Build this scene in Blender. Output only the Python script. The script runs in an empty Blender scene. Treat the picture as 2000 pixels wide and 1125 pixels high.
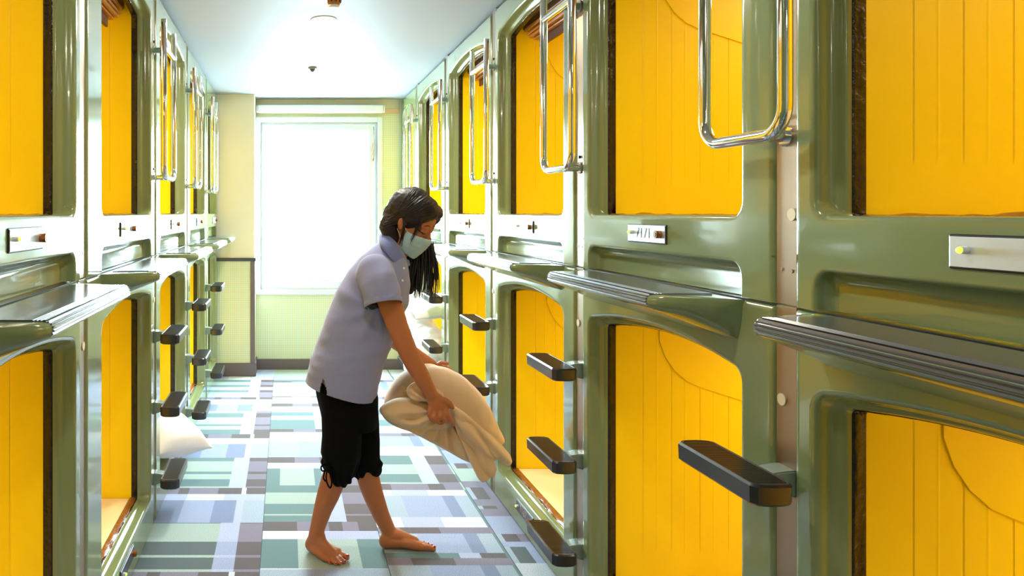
import bpy, bmesh, math, random
from mathutils import Vector, Matrix, noise
random.seed(7)
SC = bpy.context.scene
COL = SC.collection
PI = math.pi

# ---------------------------------------------------------------- camera
H = 1.38            # eye height
F = 1420.0          # focal length in pixels of a 2000 px wide frame
CX, CY = 558.0, 416.0   # vanishing point in the frame
cd = bpy.data.cameras.new('camera')
cam = bpy.data.objects.new('camera', cd); COL.objects.link(cam)
cam.location = (0, 0, H); cam.rotation_euler = (PI/2, 0, 0)
cd.sensor_width = 36.0; cd.lens = F/2000*36.0
cd.shift_x = (1000-CX)/2000; cd.shift_y = -(562.5-CY)/2000
cd.clip_start = 0.05; cd.clip_end = 200
SC.camera = cam
# ---------------------------------------------------------------- exposure
SC.view_settings.view_transform = 'Standard'
SC.view_settings.look = 'None'
SC.view_settings.gamma = 1.0
SC.view_settings.use_curve_mapping = False
SC.view_settings.exposure = 0.75
# ---------------------------------------------------------------- daylight
SKY = 50.0
w = bpy.data.worlds.new('daylight'); SC.world = w; w.use_nodes = True
w.node_tree.nodes['Background'].inputs[0].default_value = (0.72, 0.90, 1.0, 1)
w.node_tree.nodes['Background'].inputs[1].default_value = SKY

XR, XL = 1.02, -0.58        # capsule fronts
ZC = 2.385                  # ceiling
YP, YW = 6.15, 6.42         # pillar face, window wall
WX0, WX1, WZ0, WZ1 = -0.235, 0.822, 0.69, 2.195
pl = bpy.data.lights.new('window_portal', 'AREA'); pl.shape = 'RECTANGLE'
pl.size = 0.93; pl.size_y = 1.37; pl.cycles.is_portal = True
po = bpy.data.objects.new('window_portal', pl); COL.objects.link(po)
po.location = ((WX0+WX1)/2, YW+0.11, (WZ0+WZ1)/2); po.rotation_euler = (-PI/2, 0, 0)
CAPSULE_W = 4.2
DOWN_W = 11.0

# ---------------------------------------------------------------- materials
def srgb(r, g, b):
    f = lambda c: c/12.92 if c <= 0.04045 else ((c+0.055)/1.055)**2.4
    return (f(r/255), f(g/255), f(b/255), 1.0)
def mat(name, col, rough=0.5, metal=0.0, coat=0.0, bump=None, vary=None, emit=None, estr=1.0, spec=0.5, sheen=0.0, sss=0.0, trans=0.0):
    m = bpy.data.materials.new(name); m.use_nodes = True
    nt = m.node_tree; b = nt.nodes['Principled BSDF']
    if len(col) == 3: col = (*col, 1)
    b.inputs['Base Color'].default_value = col
    b.inputs['Roughness'].default_value = rough
    b.inputs['Metallic'].default_value = metal
    b.inputs['Specular IOR Level'].default_value = spec
    b.inputs['Coat Weight'].default_value = coat
    b.inputs['Coat Roughness'].default_value = 0.04
    if sheen: b.inputs['Sheen Weight'].default_value = sheen
    if trans: b.inputs['Transmission Weight'].default_value = trans
    if sss:
        b.inputs['Subsurface Weight'].default_value = sss
        b.inputs['Subsurface Radius'].default_value = (0.012, 0.005, 0.002)
    if emit:
        b.inputs['Emission Color'].default_value = (*emit[:3], 1)
        b.inputs['Emission Strength'].default_value = estr
    tc = nt.nodes.new('ShaderNodeTexCoord')
    if vary:      # (scale, amount) : base colour wanders a little
        n = nt.nodes.new('ShaderNodeTexNoise'); n.inputs['Scale'].default_value = vary[0]; n.inputs['Detail'].default_value = 4
        nt.links.new(tc.outputs['Object'], n.inputs['Vector'])
        mx = nt.nodes.new('ShaderNodeMixRGB'); mx.blend_type = 'MULTIPLY'; mx.inputs[0].default_value = 1
        rp = nt.nodes.new('ShaderNodeValToRGB'); lo = 1-vary[1]
        rp.color_ramp.elements[0].position = 0.3; rp.color_ramp.elements[0].color = (lo, lo, lo, 1)
        rp.color_ramp.elements[1].position = 0.7; rp.color_ramp.elements[1].color = (1, 1, 1, 1)
        mx.inputs[1].default_value = col
        nt.links.new(n.outputs[0], rp.inputs[0]); nt.links.new(rp.outputs[0], mx.inputs[2])
        nt.links.new(mx.outputs[0], b.inputs['Base Color'])
    if bump:      # (scale, strength, distance)
        n = nt.nodes.new('ShaderNodeTexNoise'); n.inputs['Scale'].default_value = bump[0]; n.inputs['Detail'].default_value = 5
        nt.links.new(tc.outputs['Object'], n.inputs['Vector'])
        bp = nt.nodes.new('ShaderNodeBump'); bp.inputs['Strength'].default_value = bump[1]; bp.inputs['Distance'].default_value = bump[2]
        nt.links.new(n.outputs[0], bp.inputs['Height']); nt.links.new(bp.outputs[0], b.inputs['Normal'])
        if len(bump) > 3: nt.links.new(bp.outputs[0], b.inputs['Coat Normal'])
    return m

M = {}
M['green'] = mat('green_gelcoat', srgb(128, 143, 100), 0.14, coat=0.35, vary=(3, 0.08), bump=(2.2, 0.25, 0.004, 1))
M['yellow'] = mat('yellow_liner', (0.95, 0.69, 0.0004), 0.42, spec=0.35, vary=(1.5, 0.04))
M['steel'] = mat('brushed_steel', (0.36, 0.28, 0.20), 0.36, metal=0.85, bump=(60, 0.06, 0.001))
M['chrome'] = mat('polished_chrome', (0.82, 0.83, 0.85), 0.06, metal=1.0)
M['bracket'] = mat('grey_green_cast_bracket', srgb(132, 146, 136), 0.3, coat=0.3)
M['rubber'] = mat('black_rubber', srgb(36, 36, 40), 0.3, spec=0.55, coat=.12, bump=(300, 0.15, 0.0006))
M['mat_grey'] = mat('charcoal_grip_mat', srgb(84, 88, 98), 0.24, spec=0.7, coat=.3, bump=(250, 0.1, 0.0005))
M['gasket'] = mat('dark_brown_film', srgb(30, 22, 14), 0.25, spec=0.4, coat=0.1, bump=(45, 0.9, 0.006, 1))
M['hem'] = mat('brown_wrinkled_hem', srgb(140, 84, 34), 0.3, coat=0.3, bump=(60, 0.8, 0.004))
M['alu'] = mat('brushed_aluminium_plate', (0.62, 0.70, 0.8), 0.38, metal=0.6)
M['darkplate'] = mat('dark_anodised_plate', (0.12, 0.11, 0.12), 0.3, metal=0.7)
M['black'] = mat('black_plastic', srgb(24, 22, 22), 0.35)
M['copper'] = mat('bronze_lock_barrel', srgb(170, 110, 70), 0.25, metal=0.9)
M['numeral'] = mat('engraved_grey_numeral', srgb(70, 62, 70), 0.5)
M['numeral_pale'] = mat('pale_numeral', srgb(225, 205, 180), 0.5)
M['led'] = mat('green_indicator', (0.3, 0.8, 0.05), 0.3, emit=(0.35, 1.0, 0.05), estr=1.6)
M['white_plastic'] = mat('white_plastic', srgb(235, 236, 238), 0.35)
M['cream_cap'] = mat('cream_plug', srgb(226, 214, 180), 0.4)
M['wood'] = mat('brown_blind_slat', srgb(196, 134, 70), 0.35, vary=(20, 0.2))
M['darkwood'] = mat('dark_brown_headrail', srgb(84, 44, 20), 0.4)
M['linen'] = mat('white_cotton', srgb(240, 236, 230), 0.8, sheen=0.3, bump=(30, 0.35, 0.006))
M['mattress'] = mat('cream_sheet', srgb(246, 222, 168), 0.8, bump=(12, 0.3, 0.01))
M['ceiling'] = mat('ceiling_white', srgb(178, 183, 190), 0.6, spec=0.12, bump=(1.6, 0.12, 0.01))
M['cream'] = mat('cream_wall', srgb(232, 220, 194), 0.7, vary=(2, 0.05))
M['brownrail'] = mat('dark_wall_trim', srgb(70, 68, 80), 0.5)
M['brownbase'] = mat('brown_baseboard', srgb(104, 92, 92), 0.5)
M['batten'] = mat('light_wood_batten', srgb(214, 176, 140), 0.5, vary=(12, 0.15))
M['winframe'] = mat('white_window_aluminium', srgb(214, 224, 228), 0.35)
M['plaster'] = mat('plain_plaster', srgb(210, 206, 196), 0.7)
M['outside'] = mat('pale_concrete', srgb(205, 212, 216), 0.7, vary=(2, 0.1))

def grid_paper(name, base, line, line2):
    m = mat(name, base, 0.75); nt = m.node_tree; b = nt.nodes['Principled BSDF']
    tc = nt.nodes.new('ShaderNodeTexCoord'); sp = nt.nodes.new('ShaderNodeSeparateXYZ')
    nt.links.new(tc.outputs['Object'], sp.inputs[0])
    def lines(axis, period, width, off=0.0):
        a = nt.nodes.new('ShaderNodeMath'); a.operation = 'MULTIPLY_ADD'; a.inputs[1].default_value = 1/period; a.inputs[2].default_value = off
        nt.links.new(sp.outputs[axis], a.inputs[0])
        f = nt.nodes.new('ShaderNodeMath'); f.operation = 'FRACT'; nt.links.new(a.outputs[0], f.inputs[0])
        l = nt.nodes.new('ShaderNodeMath'); l.operation = 'LESS_THAN'; l.inputs[1].default_value = width/period; nt.links.new(f.outputs[0], l.inputs[0])
        return l.outputs[0]
    prev = None
    for axis, period, width, off, c, fac in (('X', .064, .024, 0, line2, .45), ('Z', .064, .024, 0, line2, .45), ('X', .016, .004, .2, line, .55), ('Z', .016, .004, .2, line, .55)):
        mx = nt.nodes.new('ShaderNodeMixRGB')
        mu = nt.nodes.new('ShaderNodeMath'); mu.operation = 'MULTIPLY'; mu.inputs[1].default_value = fac
        nt.links.new(lines(axis, period, width, off), mu.inputs[0]); nt.links.new(mu.outputs[0], mx.inputs[0])
        if prev: nt.links.new(prev, mx.inputs[1])
        else: mx.inputs[1].default_value = base
        mx.inputs[2].default_value = c; prev = mx.outputs[0]
    nt.links.new(prev, b.inputs['Base Color'])
    return m
M['paper'] = grid_paper('checked_wallpaper', srgb(214, 220, 190), srgb(176, 190, 150), srgb(222, 214, 168))

# glass pane: clear, lets daylight in
g = bpy.data.materials.new('window_glass'); g.use_nodes = True; nt = g.node_tree
for n in list(nt.nodes):
    if n.type != 'OUTPUT_MATERIAL': nt.nodes.remove(n)
tr = nt.nodes.new('ShaderNodeBsdfTransparent'); gl = nt.nodes.new('ShaderNodeBsdfGlossy'); gl.inputs['Roughness'].default_value = 0.02
mx = nt.nodes.new('ShaderNodeMixShader'); mx.inputs[0].default_value = 0.05
tr.inputs[0].default_value = (0.96, 0.99, 0.98, 1)
nt.links.new(tr.outputs[0], mx.inputs[1]); nt.links.new(gl.outputs[0], mx.inputs[2]); nt.links.new(mx.outputs[0], nt.nodes['Material Output'].inputs[0])
M['glass'] = g

# ---------------------------------------------------------------- mesh helpers
def obj(name, bm, m=None, parent=None, smooth=False, recalc=True):
    if isinstance(bm, bmesh.types.BMesh):
        if recalc: bmesh.ops.recalc_face_normals(bm, faces=bm.faces)
        me = bpy.data.meshes.new(name); bm.to_mesh(me); bm.free()
    else: me = bm
    if m is not None and not me.materials:
        for q in (m if isinstance(m, (list, tuple)) else [m]): me.materials.append(q)
    if smooth:
        for p in me.polygons: p.use_smooth = True
    o = bpy.data.objects.new(name, me); COL.objects.link(o)
    if parent is not None: o.parent = parent
    return o
def smooth_angle(o, deg=35):
    o.data.shade_smooth() if hasattr(o.data, 'shade_smooth') else None
    me = o.data; bm = bmesh.new(); bm.from_mesh(me)
    for e in bm.edges:
        e.smooth = not (len(e.link_faces) == 2 and e.calc_face_angle(0) > math.radians(deg))
    for f in bm.faces: f.smooth = True
    bm.to_mesh(me); bm.free()
    return o
def thing(name, label, cat, loc=(0, 0, 0), group=None, rz=0):
    o = bpy.data.objects.new(name, None); COL.objects.link(o); o.empty_display_size = 0.1
    o.location = loc; o.rotation_euler = (0, 0, rz); o['label'] = label; o['category'] = cat
    if group: o['group'] = group
    return o
def tag(o, label, cat, group=None):
    o['label'] = label; o['category'] = cat
    if group: o['group'] = group
    return o
def struct(o):
    o['kind'] = 'structure'; return o
def box(bm, x0, x1, y0, y1, z0, z1, bev=0.0, seg=2):
    vs = [bm.verts.new((x, y, z)) for x in (x0, x1) for y in (y0, y1) for z in (z0, z1)]
    fs = [(0, 1, 3, 2), (4, 6, 7, 5), (0, 4, 5, 1), (2, 3, 7, 6), (0, 2, 6, 4), (1, 5, 7, 3)]
    ff = [bm.faces.new([vs[i] for i in f]) for f in fs]
    if bev > 0:
        es = list({e for f in ff for e in f.edges})
        bmesh.ops.bevel(bm, geom=es, offset=bev, segments=seg, profile=0.5, affect='EDGES')
def tube(bm, pts, r, n=12, cap=True, closed=False):
    pts = [Vector(p) for p in pts]; N = len(pts); rings = []
    rr = r if isinstance(r, (list, tuple)) else [r]*N
    up = None
    for i, p in enumerate(pts):
        if closed: t = pts[(i+1) % N]-pts[i-1]
        else: t = (pts[min(i+1, N-1)]-pts[max(i-1, 0)])
        t.normalize()
        if up is None:
            up = Vector((0, 0, 1)) if abs(t.z) < 0.9 else Vector((1, 0, 0))
        a = t.cross(up)
        if a.length < 1e-6: a = t.cross(Vector((0, 1, 0)))
        a.normalize(); b = a.cross(t).normalized(); up = b
        rings.append([bm.verts.new(p + a*(math.cos(2*PI*k/n)*rr[i]) + b*(math.sin(2*PI*k/n)*rr[i])) for k in range(n)])
    m = N if closed else N-1
    for i in range(m):
        A, B = rings[i], rings[(i+1) % N]
        for k in range(n): bm.faces.new((A[k], A[(k+1) % n], B[(k+1) % n], B[k]))
    if cap and not closed:
        bm.faces.new(rings[0][::-1]); bm.faces.new(rings[-1])
def cyl(bm, c, axis, r, h, n=24, r2=None):
    c = Vector(c); axis = Vector(axis).normalized()
    tube(bm, [c, c+axis*h], [r, r if r2 is None else r2], n)
def lathe(bm, prof, c=(0, 0, 0), n=32):
    rings = []
    for r, z in prof:
        rings.append([bm.verts.new((c[0]+r*math.cos(2*PI*k/n), c[1]+r*math.sin(2*PI*k/n), c[2]+z)) for k in range(n)])
    for A, B in zip(rings, rings[1:]):
        for k in range(n): bm.faces.new((A[k], A[(k+1) % n], B[(k+1) % n], B[k]))
    bm.faces.new(rings[0][::-1]); bm.faces.new(rings[-1])

# ---------------------------------------------------------------- the room shell
def plain_box(name, m, *a, bev=0):
    bm = bmesh.new(); box(bm, *a, bev=bev); return obj(name, bm, m)

# carpet: woven plaid tiles, built as a mesh of coloured rectangles
C = dict(T=srgb(140, 180, 184), D=srgb(98, 136, 142), M=srgb(208, 222, 218), P=srgb(130, 98, 118), L=srgb(178, 172, 192),
         S=srgb(216, 222, 242), W=srgb(236, 240, 248), B=srgb(200, 210, 232), N=srgb(174, 188, 216), G=srgb(206, 218, 230))
def seg(x0, x1, cuts, cols):
    xs = [x0]+[c for c in cuts if x0 < c < x1]+[x1]
    return list(zip(xs, xs[1:], cols))
colsA = dict(x0=-0.60, x1=-0.10)
def rowA(k, x0=-0.60, x1=-0.10):
    s, p = x1-0.188, x1-0.102
    if k == 't': return [(x0, s, 'T'), (s, p, 'S'), (p, x1, 'P')]
    if k == 'd': return [(x0, s, 'D'), (s, p, 'B'), (p, x1, 'P')]
    if k == 'm': return [(x0, s, 'M'), (s, p, 'S'), (p, x1, 'L')]
    if k == 'p':
        return [(x0, x0+.07, 'L'), (x0+.07, x0+.12, 'P'), (x0+.12, x0+.265, 'L'), (x0+.265, x1-.118, 'P'), (x1-.118, x1-.095, 'W'), (x1-.095, x1, 'P')]
    if k == 'w': return [(x0, x0+.12, 'S'), (x0+.12, x0+.3, 'W'), (x0+.3, x1, 'S')]
    if k == 'b': return [(x0, x0+.115, 'N'), (x0+.115, x0+.26, 'B'), (x0+.26, x1-.135, 'N'), (x1-.135, x1-.1, 'S'), (x1-.1, x1, 'G')]
def rowB(k, x0=-0.10, x1=0.40):
    s, p = x0+.29, x0+.374
    if k == 't': return [(x0, s, 'T'), (s, p, 'S'), (p, x1, 'P')]
    if k == 'm': return [(x0, s, 'M'), (s, p, 'S'), (p, x1, 'L')]
    if k == 'x': return [(x0, x0+.07, 'T'), (x0+.07, s-.04, 'M'), (s-.04, s, 'T'), (s, p, 'S'), (p, x1, 'L')]
    if k == 'y': return [(x0, x0+.15, 'T'), (x0+.15, s, 'M'), (s, x0+.4, 'M'), (x0+.4, x1, 'T')]
    if k == 'p': return [(x0, x0+.15, 'P'), (x0+.15, x0+.29, 'L'), (x0+.29, x0+.35, 'P'), (x0+.35, x0+.42, 'L'), (x0+.42, x1, 'P')]
    if k == 'w': return [(x0, x0+.2, 'W'), (x0+.2, x1, 'S')]
    if k == 'b': return [(x0, x0+.18, 'G'), (x0+.18, x0+.3, 'B'), (x0+.3, x1, 'G')]
def rowC(k, x0=0.40, x1=0.90):
    s, p = x0+.30, x0+.385
    if k == 't': return [(x0, s, 'T'), (s, p, 'S'), (p, x1-.012, 'P'), (x1-.012, x1, 'T')]
    if k == 'm': return [(x0, s, 'M'), (s, p, 'S'), (p, x1-.012, 'L'), (x1-.012, x1, 'M')]
    if k == 'p': return [(x0, x0+.13, 'P'), (x0+.13, x0+.32, 'L'), (x0+.32, x0+.40, 'P'), (x0+.40, x1-.012, 'L'), (x1-.012, x1, 'M')]
    if k == 'q': return [(x0, x0+.10, 'L'), (x0+.10, x0+.27, 'P'), (x0+.27, x1, 'L')]
    if k == 'w': return [(x0, x0+.12, 'W'), (x0+.12, x0+.3, 'S'), (x0+.3, x1-.012, 'W'), (x1-.012, x1, 'T')]
    if k == 'b': return [(x0, x0+.16, 'G'), (x0+.16, x0+.36, 'B'), (x0+.36, x0+.42, 'N'), (x0+.42, x1-.012, 'G'), (x1-.012, x1, 'T')]
def rowD(k, x0=0.90, x1=1.10):
    c = {'p': 'P', 'l': 'L', 'm': 'M', 'd': 'D', 'b': 'B', 'w': 'W', 't': 'T'}[k]
    if k in 'dp': return [(x0, x0+.025, 'G'), (x0+.025, x0+.09, c), (x0+.09, x1, 'B' if k == 'd' else 'L')]
    return [(x0, x1, c)]
y2Y = lambda y: F*H/(y-CY)
seqA = [(735, 'w'), (742, 't'), (746, 'm'), (752, 't'), (756, 'w'), (762, 't'), (766, 'm'), (776, 'p'), (780, 'w'), (790, 'b'), (803, 'm'), (807, 't'), (815, 'm'), (829, 't'), (832, 'm'), (839, 't'),
        (848, 'p'), (856, 'w'), (867, 'b'), (894, 't'), (901, 'm'), (921, 't'), (926, 'm'), (936, 't'), (950, 'm'), (953, 'p'), (965, 'w'), (977, 'b'), (1021, 't'), (1022.5, 'm'),
        (1058, 'd'), (1084, 'm'), (1089, 'd'), (1112, 'm'), (1117, 'p'), (1136, 'w'), (1150, 'b'), (1200, 'm'), (1235, 'd'), (1300, 'm')]
seqB = [(730, 'm'), (742, 't'), (745, 'p'), (747, 'w'), (774, 'p'), (776, 'w'), (788, 'p'), (794, 'w'), (805, 't'), (812, 'm'), (820, 't'), (838, 'p'), (844, 'w'), (862, 'b'), (893, 'p'), (904, 'w'), (915, 'x'), (948, 't'), (962, 'm'), (984, 't'),
        (1004, 'm'), (1007, 't'), (1019, 'p'), (1037, 'w'), (1053, 'y'), (1110, 'w'), (1112, 'b'), (1135, 'p'), (1150, 'w'), (1170, 'x'), (1240, 't'), (1300, 'm')]
seqC = [(725, 'w'), (742, 'p'), (746, 'b'), (762, 'w'), (775, 'p'), (780, 'b'), (800, 't'), (810, 'm'), (820, 't'), (832, 'w'), (846, 'p'), (852, 'b'), (872, 'w'), (890, 't'), (907, 'm'), (926, 't'), (942, 'm'), (945, 'p'), (957, 'w'), (968, 'b'), (1010, 'w'),
        (1030, 'q'), (1042, 'b'), (1080, 't'), (1090, 'q'), (1104, 'b'), (1150, 't'), (1190, 'm'), (1230, 't'), (1290, 'm')]
seqD = [(725, 'w'), (760, 'l'), (800, 'm'), (830, 'w'), (850, 'l'), (880, 'b'), (905, 'p'), (915, 'm'), (940, 'l'), (952, 'p'), (975, 'l'), (988, 'p'), (994, 'l'), (1008, 'b'), (1043, 'p'), (1058, 'b'), (1068, 'd'), (1100, 'w'), (1140, 'l'), (1180, 'p'), (1220, 'm'), (1290, 'b')]
bm = bmesh.new(); cl = bm.loops.layers.color.new('pattern')
def lay(seq, row):
    ys = [y2Y(max(y, 721)) for y, _ in seq]+[y2Y(1330)]
    rows = [(a, b, k) for (a, b, (_, k)) in zip(ys, ys[1:], seq)]
    rows[0] = (YW+.12, rows[0][1], rows[0][2])
    rev = [r for r in rows if r[0] < 4.6]            # the same weave continues behind the camera
    y = rows[-1][1]
    while y > -3.2:
        for a, b, k in rev:
            rows.append((y, y-(a-b), k)); y -= (a-b)
            if y < -3.2: break
    for a, b, k in rows:
        for x0, x1, c in row(k):
            f = bm.faces.new([bm.verts.new(p) for p in ((x0, b, 0), (x1, b, 0), (x1, a, 0), (x0, a, 0))])
            for l in f.loops: l[cl] = C[c]
for s_, r_ in ((seqA, rowA), (seqB, rowB), (seqC, rowC), (seqD, rowD)): lay(s_, r_)
mc = mat('woven_carpet', (0.5, 0.5, 0.5), 0.95, spec=0.2, sheen=0.5, bump=(600, 0.5, 0.003)); nt = mc.node_tree; b = nt.nodes['Principled BSDF']
at = nt.nodes.new('ShaderNodeVertexColor'); at.layer_name = 'pattern'
tc = nt.nodes.new('ShaderNodeTexCoord'); n1 = nt.nodes.new('ShaderNodeTexNoise'); n1.inputs['Scale'].default_value = 330; n1.inputs['Detail'].default_value = 3
nt.links.new(tc.outputs['Object'], n1.inputs['Vector'])
rp = nt.nodes.new('ShaderNodeValToRGB'); rp.color_ramp.elements[0].position = 0.36; rp.color_ramp.elements[0].color = (.52, .52, .54, 1)
rp.color_ramp.elements[1].position = 0.64; rp.color_ramp.elements[1].color = (1.2, 1.2, 1.2, 1)
nt.links.new(n1.outputs[0], rp.inputs[0])
mx = nt.nodes.new('ShaderNodeMixRGB'); mx.blend_type = 'MULTIPLY'; mx.inputs[0].default_value = 1
nt.links.new(at.outputs[0], mx.inputs[1]); nt.links.new(rp.outputs[0], mx.inputs[2]); nt.links.new(mx.outputs[0], b.inputs['Base Color'])
struct(obj('floor', bm, mc, recalc=False))
struct(plain_box('subfloor', M['plaster'], -3.2, 3.6, -3.3, 6.6, -0.14, -0.004))
# seams between the carpet tiles
bm = bmesh.new()
for x in (-0.10, 0.40, 0.90): box(bm, x-.0012, x+.0012, -3, YP, 0.0004, 0.0012)
struct(obj('trim_1', bm, mat('carpet_seam', srgb(70, 80, 92), 0.9)))

struct(plain_box('ceiling', M['ceiling'], -3.1, 3.5, -3.2, YW+.2, ZC, ZC+0.12))
struct(plain_box('wall_back', M['plaster'], XL-.1, XR+.1, -3.2, -3.08, 0, ZC))
struct(plain_box('wall_left', M['plaster'], -2.75, -2.65, -3.2, YW+.2, -0.14, ZC))
struct(plain_box('wall_right', M['plaster'], 3.1, 3.2, -3.2, YW+.2, -0.14, ZC))
# plain green partitions that carry the rows on behind the photographer
struct(plain_box('wall_left_near', M['green'], XL-.12, XL, -3.1, 1.06, 0, ZC))
struct(plain_box('wall_right_near', M['green'], XR, XR+.12, -3.1, 0.37, 0, ZC))

# window wall
bm = bmesh.new()
XA, XB = -0.264, XR+.02
box(bm, -2.7, WX0-.03, YW, YW+.16, 0, ZC); box(bm, WX1+.03, 3.1, YW, YW+.16, 0, ZC)
box(bm, WX0-.03, WX1+.03, YW, YW+.16, 0, WZ0-.03); box(bm, WX0-.03, WX1+.03, YW, YW+.16, WZ1+.03, ZC)
struct(obj('wall_far', bm, M['paper']))
# pillar on the left of the window: cream above the rail, checked paper below
bm = bmesh.new(); box(bm, -2.65, XA, YP, YW, 0.985, ZC, bev=0.004); struct(obj('wall_pillar_upper', bm, M['cream']))
bm = bmesh.new(); box(bm, -2.65, XA, YP, YW, 0.0, 0.985); struct(obj('wall_pillar_lower', bm, M['paper']))
bm = bmesh.new(); box(bm, XL-.05, XA+.006, YP-.014, YP, 0.972, 1.0, bev=.003); box(bm, XA, XA+.012, YP-.014, YW, .972, 1.0); box(bm, XA, XA+.045, YW-.012, YW, .972, 1.0)
struct(obj('trim_2', bm, M['brownrail']))
bm = bmesh.new(); box(bm, XA-.034, XA+.005, YP-.010, YP+.01, 0.1, 0.972, bev=.003)
struct(obj('trim_3', bm, M['brownbase']))
bm = bmesh.new(); box(bm, XL-.05, XA+.012, YP-.014, YP, 0, 0.112, bev=.003); box(bm, XA, XA+.012, YP, YW, 0, 0.112); struct(obj('baseboard_left', bm, M['brownbase']))
bm = bmesh.new(); box(bm, XA, XR+.05, YW-.014, YW, 0, 0.092, bev=.003); struct(obj('baseboard_far', bm, M['brownbase']))
# batten over the window
bm = bmesh.new(); box(bm, XA, XR-.02, YW-.018, YW, 2.262, 2.302, bev=.002); struct(obj('trim_4', bm, M['batten']))
bm = bmesh.new(); box(bm, XA+.001, XR-.02, YW-.010, YW, 2.302, ZC-.001, bev=.001); struct(obj('trim_6', bm, mat('beige_board', srgb(206, 196, 166), .6)))
# roller blind rolled up in its white cassette
t = thing('roller_blind', 'white roller blind rolled up in its cassette above the window', 'blind', (0.30, YW-.05, 2.29))
bm = bmesh.new(); box(bm, -0.545, 0.555, -.035, .032, -.034, .034, bev=.014, seg=4); smooth_angle(obj('cassette', bm, M['white_plastic'], t))
bm = bmesh.new(); box(bm, -0.02, 0.02, -.03, -.018, -.042, -.03, bev=.003); obj('pull_tab', bm, M['white_plastic'], t)
bm = bmesh.new(); box(bm, 0.556, 0.568, -.03, .032, -.03, .03, bev=.003); obj('end_cap', bm, M['white_plastic'], t)
bm = bmesh.new(); box(bm, -0.558, -0.546, -.03, .032, -.03, .03, bev=.003); obj('end_cap', bm, M['white_plastic'], t)

# window: outer frame, sash, pane, handle, stay
def frame_ring(bm, x0, x1, z0, z1, wd, y0, y1, bev=.004):
    box(bm, x0, x0+wd, y0, y1, z0, z1, bev); box(bm, x1-wd, x1, y0, y1, z0, z1, bev)
    box(bm, x0+wd, x1-wd, y0, y1, z0, z0+wd, bev); box(bm, x0+wd, x1-wd, y0, y1, z1-wd, z1, bev)
bm = bmesh.new(); frame_ring(bm, WX0-.03, WX1+.03, WZ0-.03, WZ1+.03, .042, YW-.022, YW+.05)
frame_ring(bm, WX0+.012, WX1-.012, WZ0+.012, WZ1-.012, .02, YW+.02, YW+.09, .003)
wf = struct(obj('window_1', bm, M['winframe']))
bm = bmesh.new(); frame_ring(bm, WX0+.034, WX1-.034, WZ0+.034, WZ1-.034, .052, YW+.006, YW+.045, .005); box(bm, WX0+.1, WX1-.1, YW+.01, YW+.04, WZ0+.085, WZ0+.10)
obj('sash', bm, M['winframe'], wf)
bm = bmesh.new(); box(bm, WX0+.08, WX1-.08, YW+.024, YW+.030, WZ0+.08, WZ1-.08); obj('pane', bm, M['glass'], wf)
bm = bmesh.new(); box(bm, WX0+.05, WX0+.066, YW-.002, YW+.008, 1.26, 1.36, .003); tube(bm, [(WX0+.058, YW-.004, 1.34), (WX0+.058, YW-.03, 1.335), (WX0+.06, YW-.034, 1.27)], .006, 8)
obj('window_handle', bm, M['winframe'], wf)
bm = bmesh.new(); tube(bm, [(WX1-.045, YW-.004, 2.14), (WX1-.045, YW-.012, 2.0), (WX1-.052, YW-.01, 1.86)], .004, 8); box(bm, WX1-.062, WX1-.042, YW-.006, YW+.006, 1.84, 2.0, .003); cyl(bm, (WX1-.052, YW-.006, 1.93), (0, -1, 0), .008, .01, 10)
obj('sash_stay', bm, M['steel'], wf)
# outside: balcony slab and low parapet
struct(plain_box('wall_parapet', M['outside'], -3, 4, 8.9, 9.05, -0.6, 0.86))
struct(plain_box('trim_5', M['outside'], -6, 7, YW+.17, 9.1, -.75, -.6))

# ---------------------------------------------------------------- sleeping capsules
PIT = 1.045
def contour(y0, y1, z0, ze, rise, rb, rt, n=10):
    """closed outline of an opening: flat bottom, rounded corners, arched head; list of (y,z) counter-clockwise"""
    p = []
    def arc(cy, cz, r, a0, a1, k):
        for i in range(k+1):
            a = a0+(a1-a0)*i/k; p.append((cy+r*math.cos(a), cz+r*math.sin(a)))
    arc(y1-rb, z0+rb, rb, -PI/2, 0, n)
    m = 14
    for i in range(1, m): p.append((y1, z0+rb+(ze-rt-z0-rb)*i/m))
    arc(y1-rt, ze-rt, rt, 0, PI/2-0.14, n)
    ya, za = p[-1]; yb = y0+y1-ya
    for i in range(1, 28):
        t = i/28; yy = ya+(yb-ya)*t; p.append((yy, za+(rise+ze-za)*(1-(2*t-1)**2)))
    arc(y0+rt, ze-rt, rt, PI/2+0.14, PI, n)
    for i in range(1, m): p.append((y0, ze-rt-(ze-rt-z0-rb)*i/m))
    arc(y0+rb, z0+rb, rb, PI, 1.5*PI, n)
    m = 16
    ya, yb = y0+rb, y1-rb
    for i in range(1, m): p.append((ya+(yb-ya)*i/m, z0))
    return p
def offset(p, s, closed=True):
    """move outline inwards by s"""
    N = len(p); q = []
    for i in range(N):
        a = p[i-1] if (closed or i > 0) else p[i]; c = p[(i+1) % N] if (closed or i < N-1) else p[i]
        ty, tz = c[0]-a[0], c[1]-a[1]; l = math.hypot(ty, tz) or 1
        q.append((p[i][0]-tz/l*s, p[i][1]+ty/l*s))
    return q
PROFILE = [(-.016, 0), (-.011, .0), (-.006, .0012), (-.002, .004), (0, .009), (.002, .017), (.004, .026), (.008, .034), (.0125, .038), (.018, .042), (.021, .047), (.022, .054), (.022, .078)]
def side_x(side, d): return XR+d if side > 0 else XL-d
def sill(L, s, zo, drop):
    """inner outlines keep their sill near the height of the outer one"""
    zt = max(b for a, b in L); zb = min(b for a, b in L); k = (zt-(zo+s*drop))/(zt-zb)
    return [(a, zt-(zt-b)*k) for a, b in L]
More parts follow.
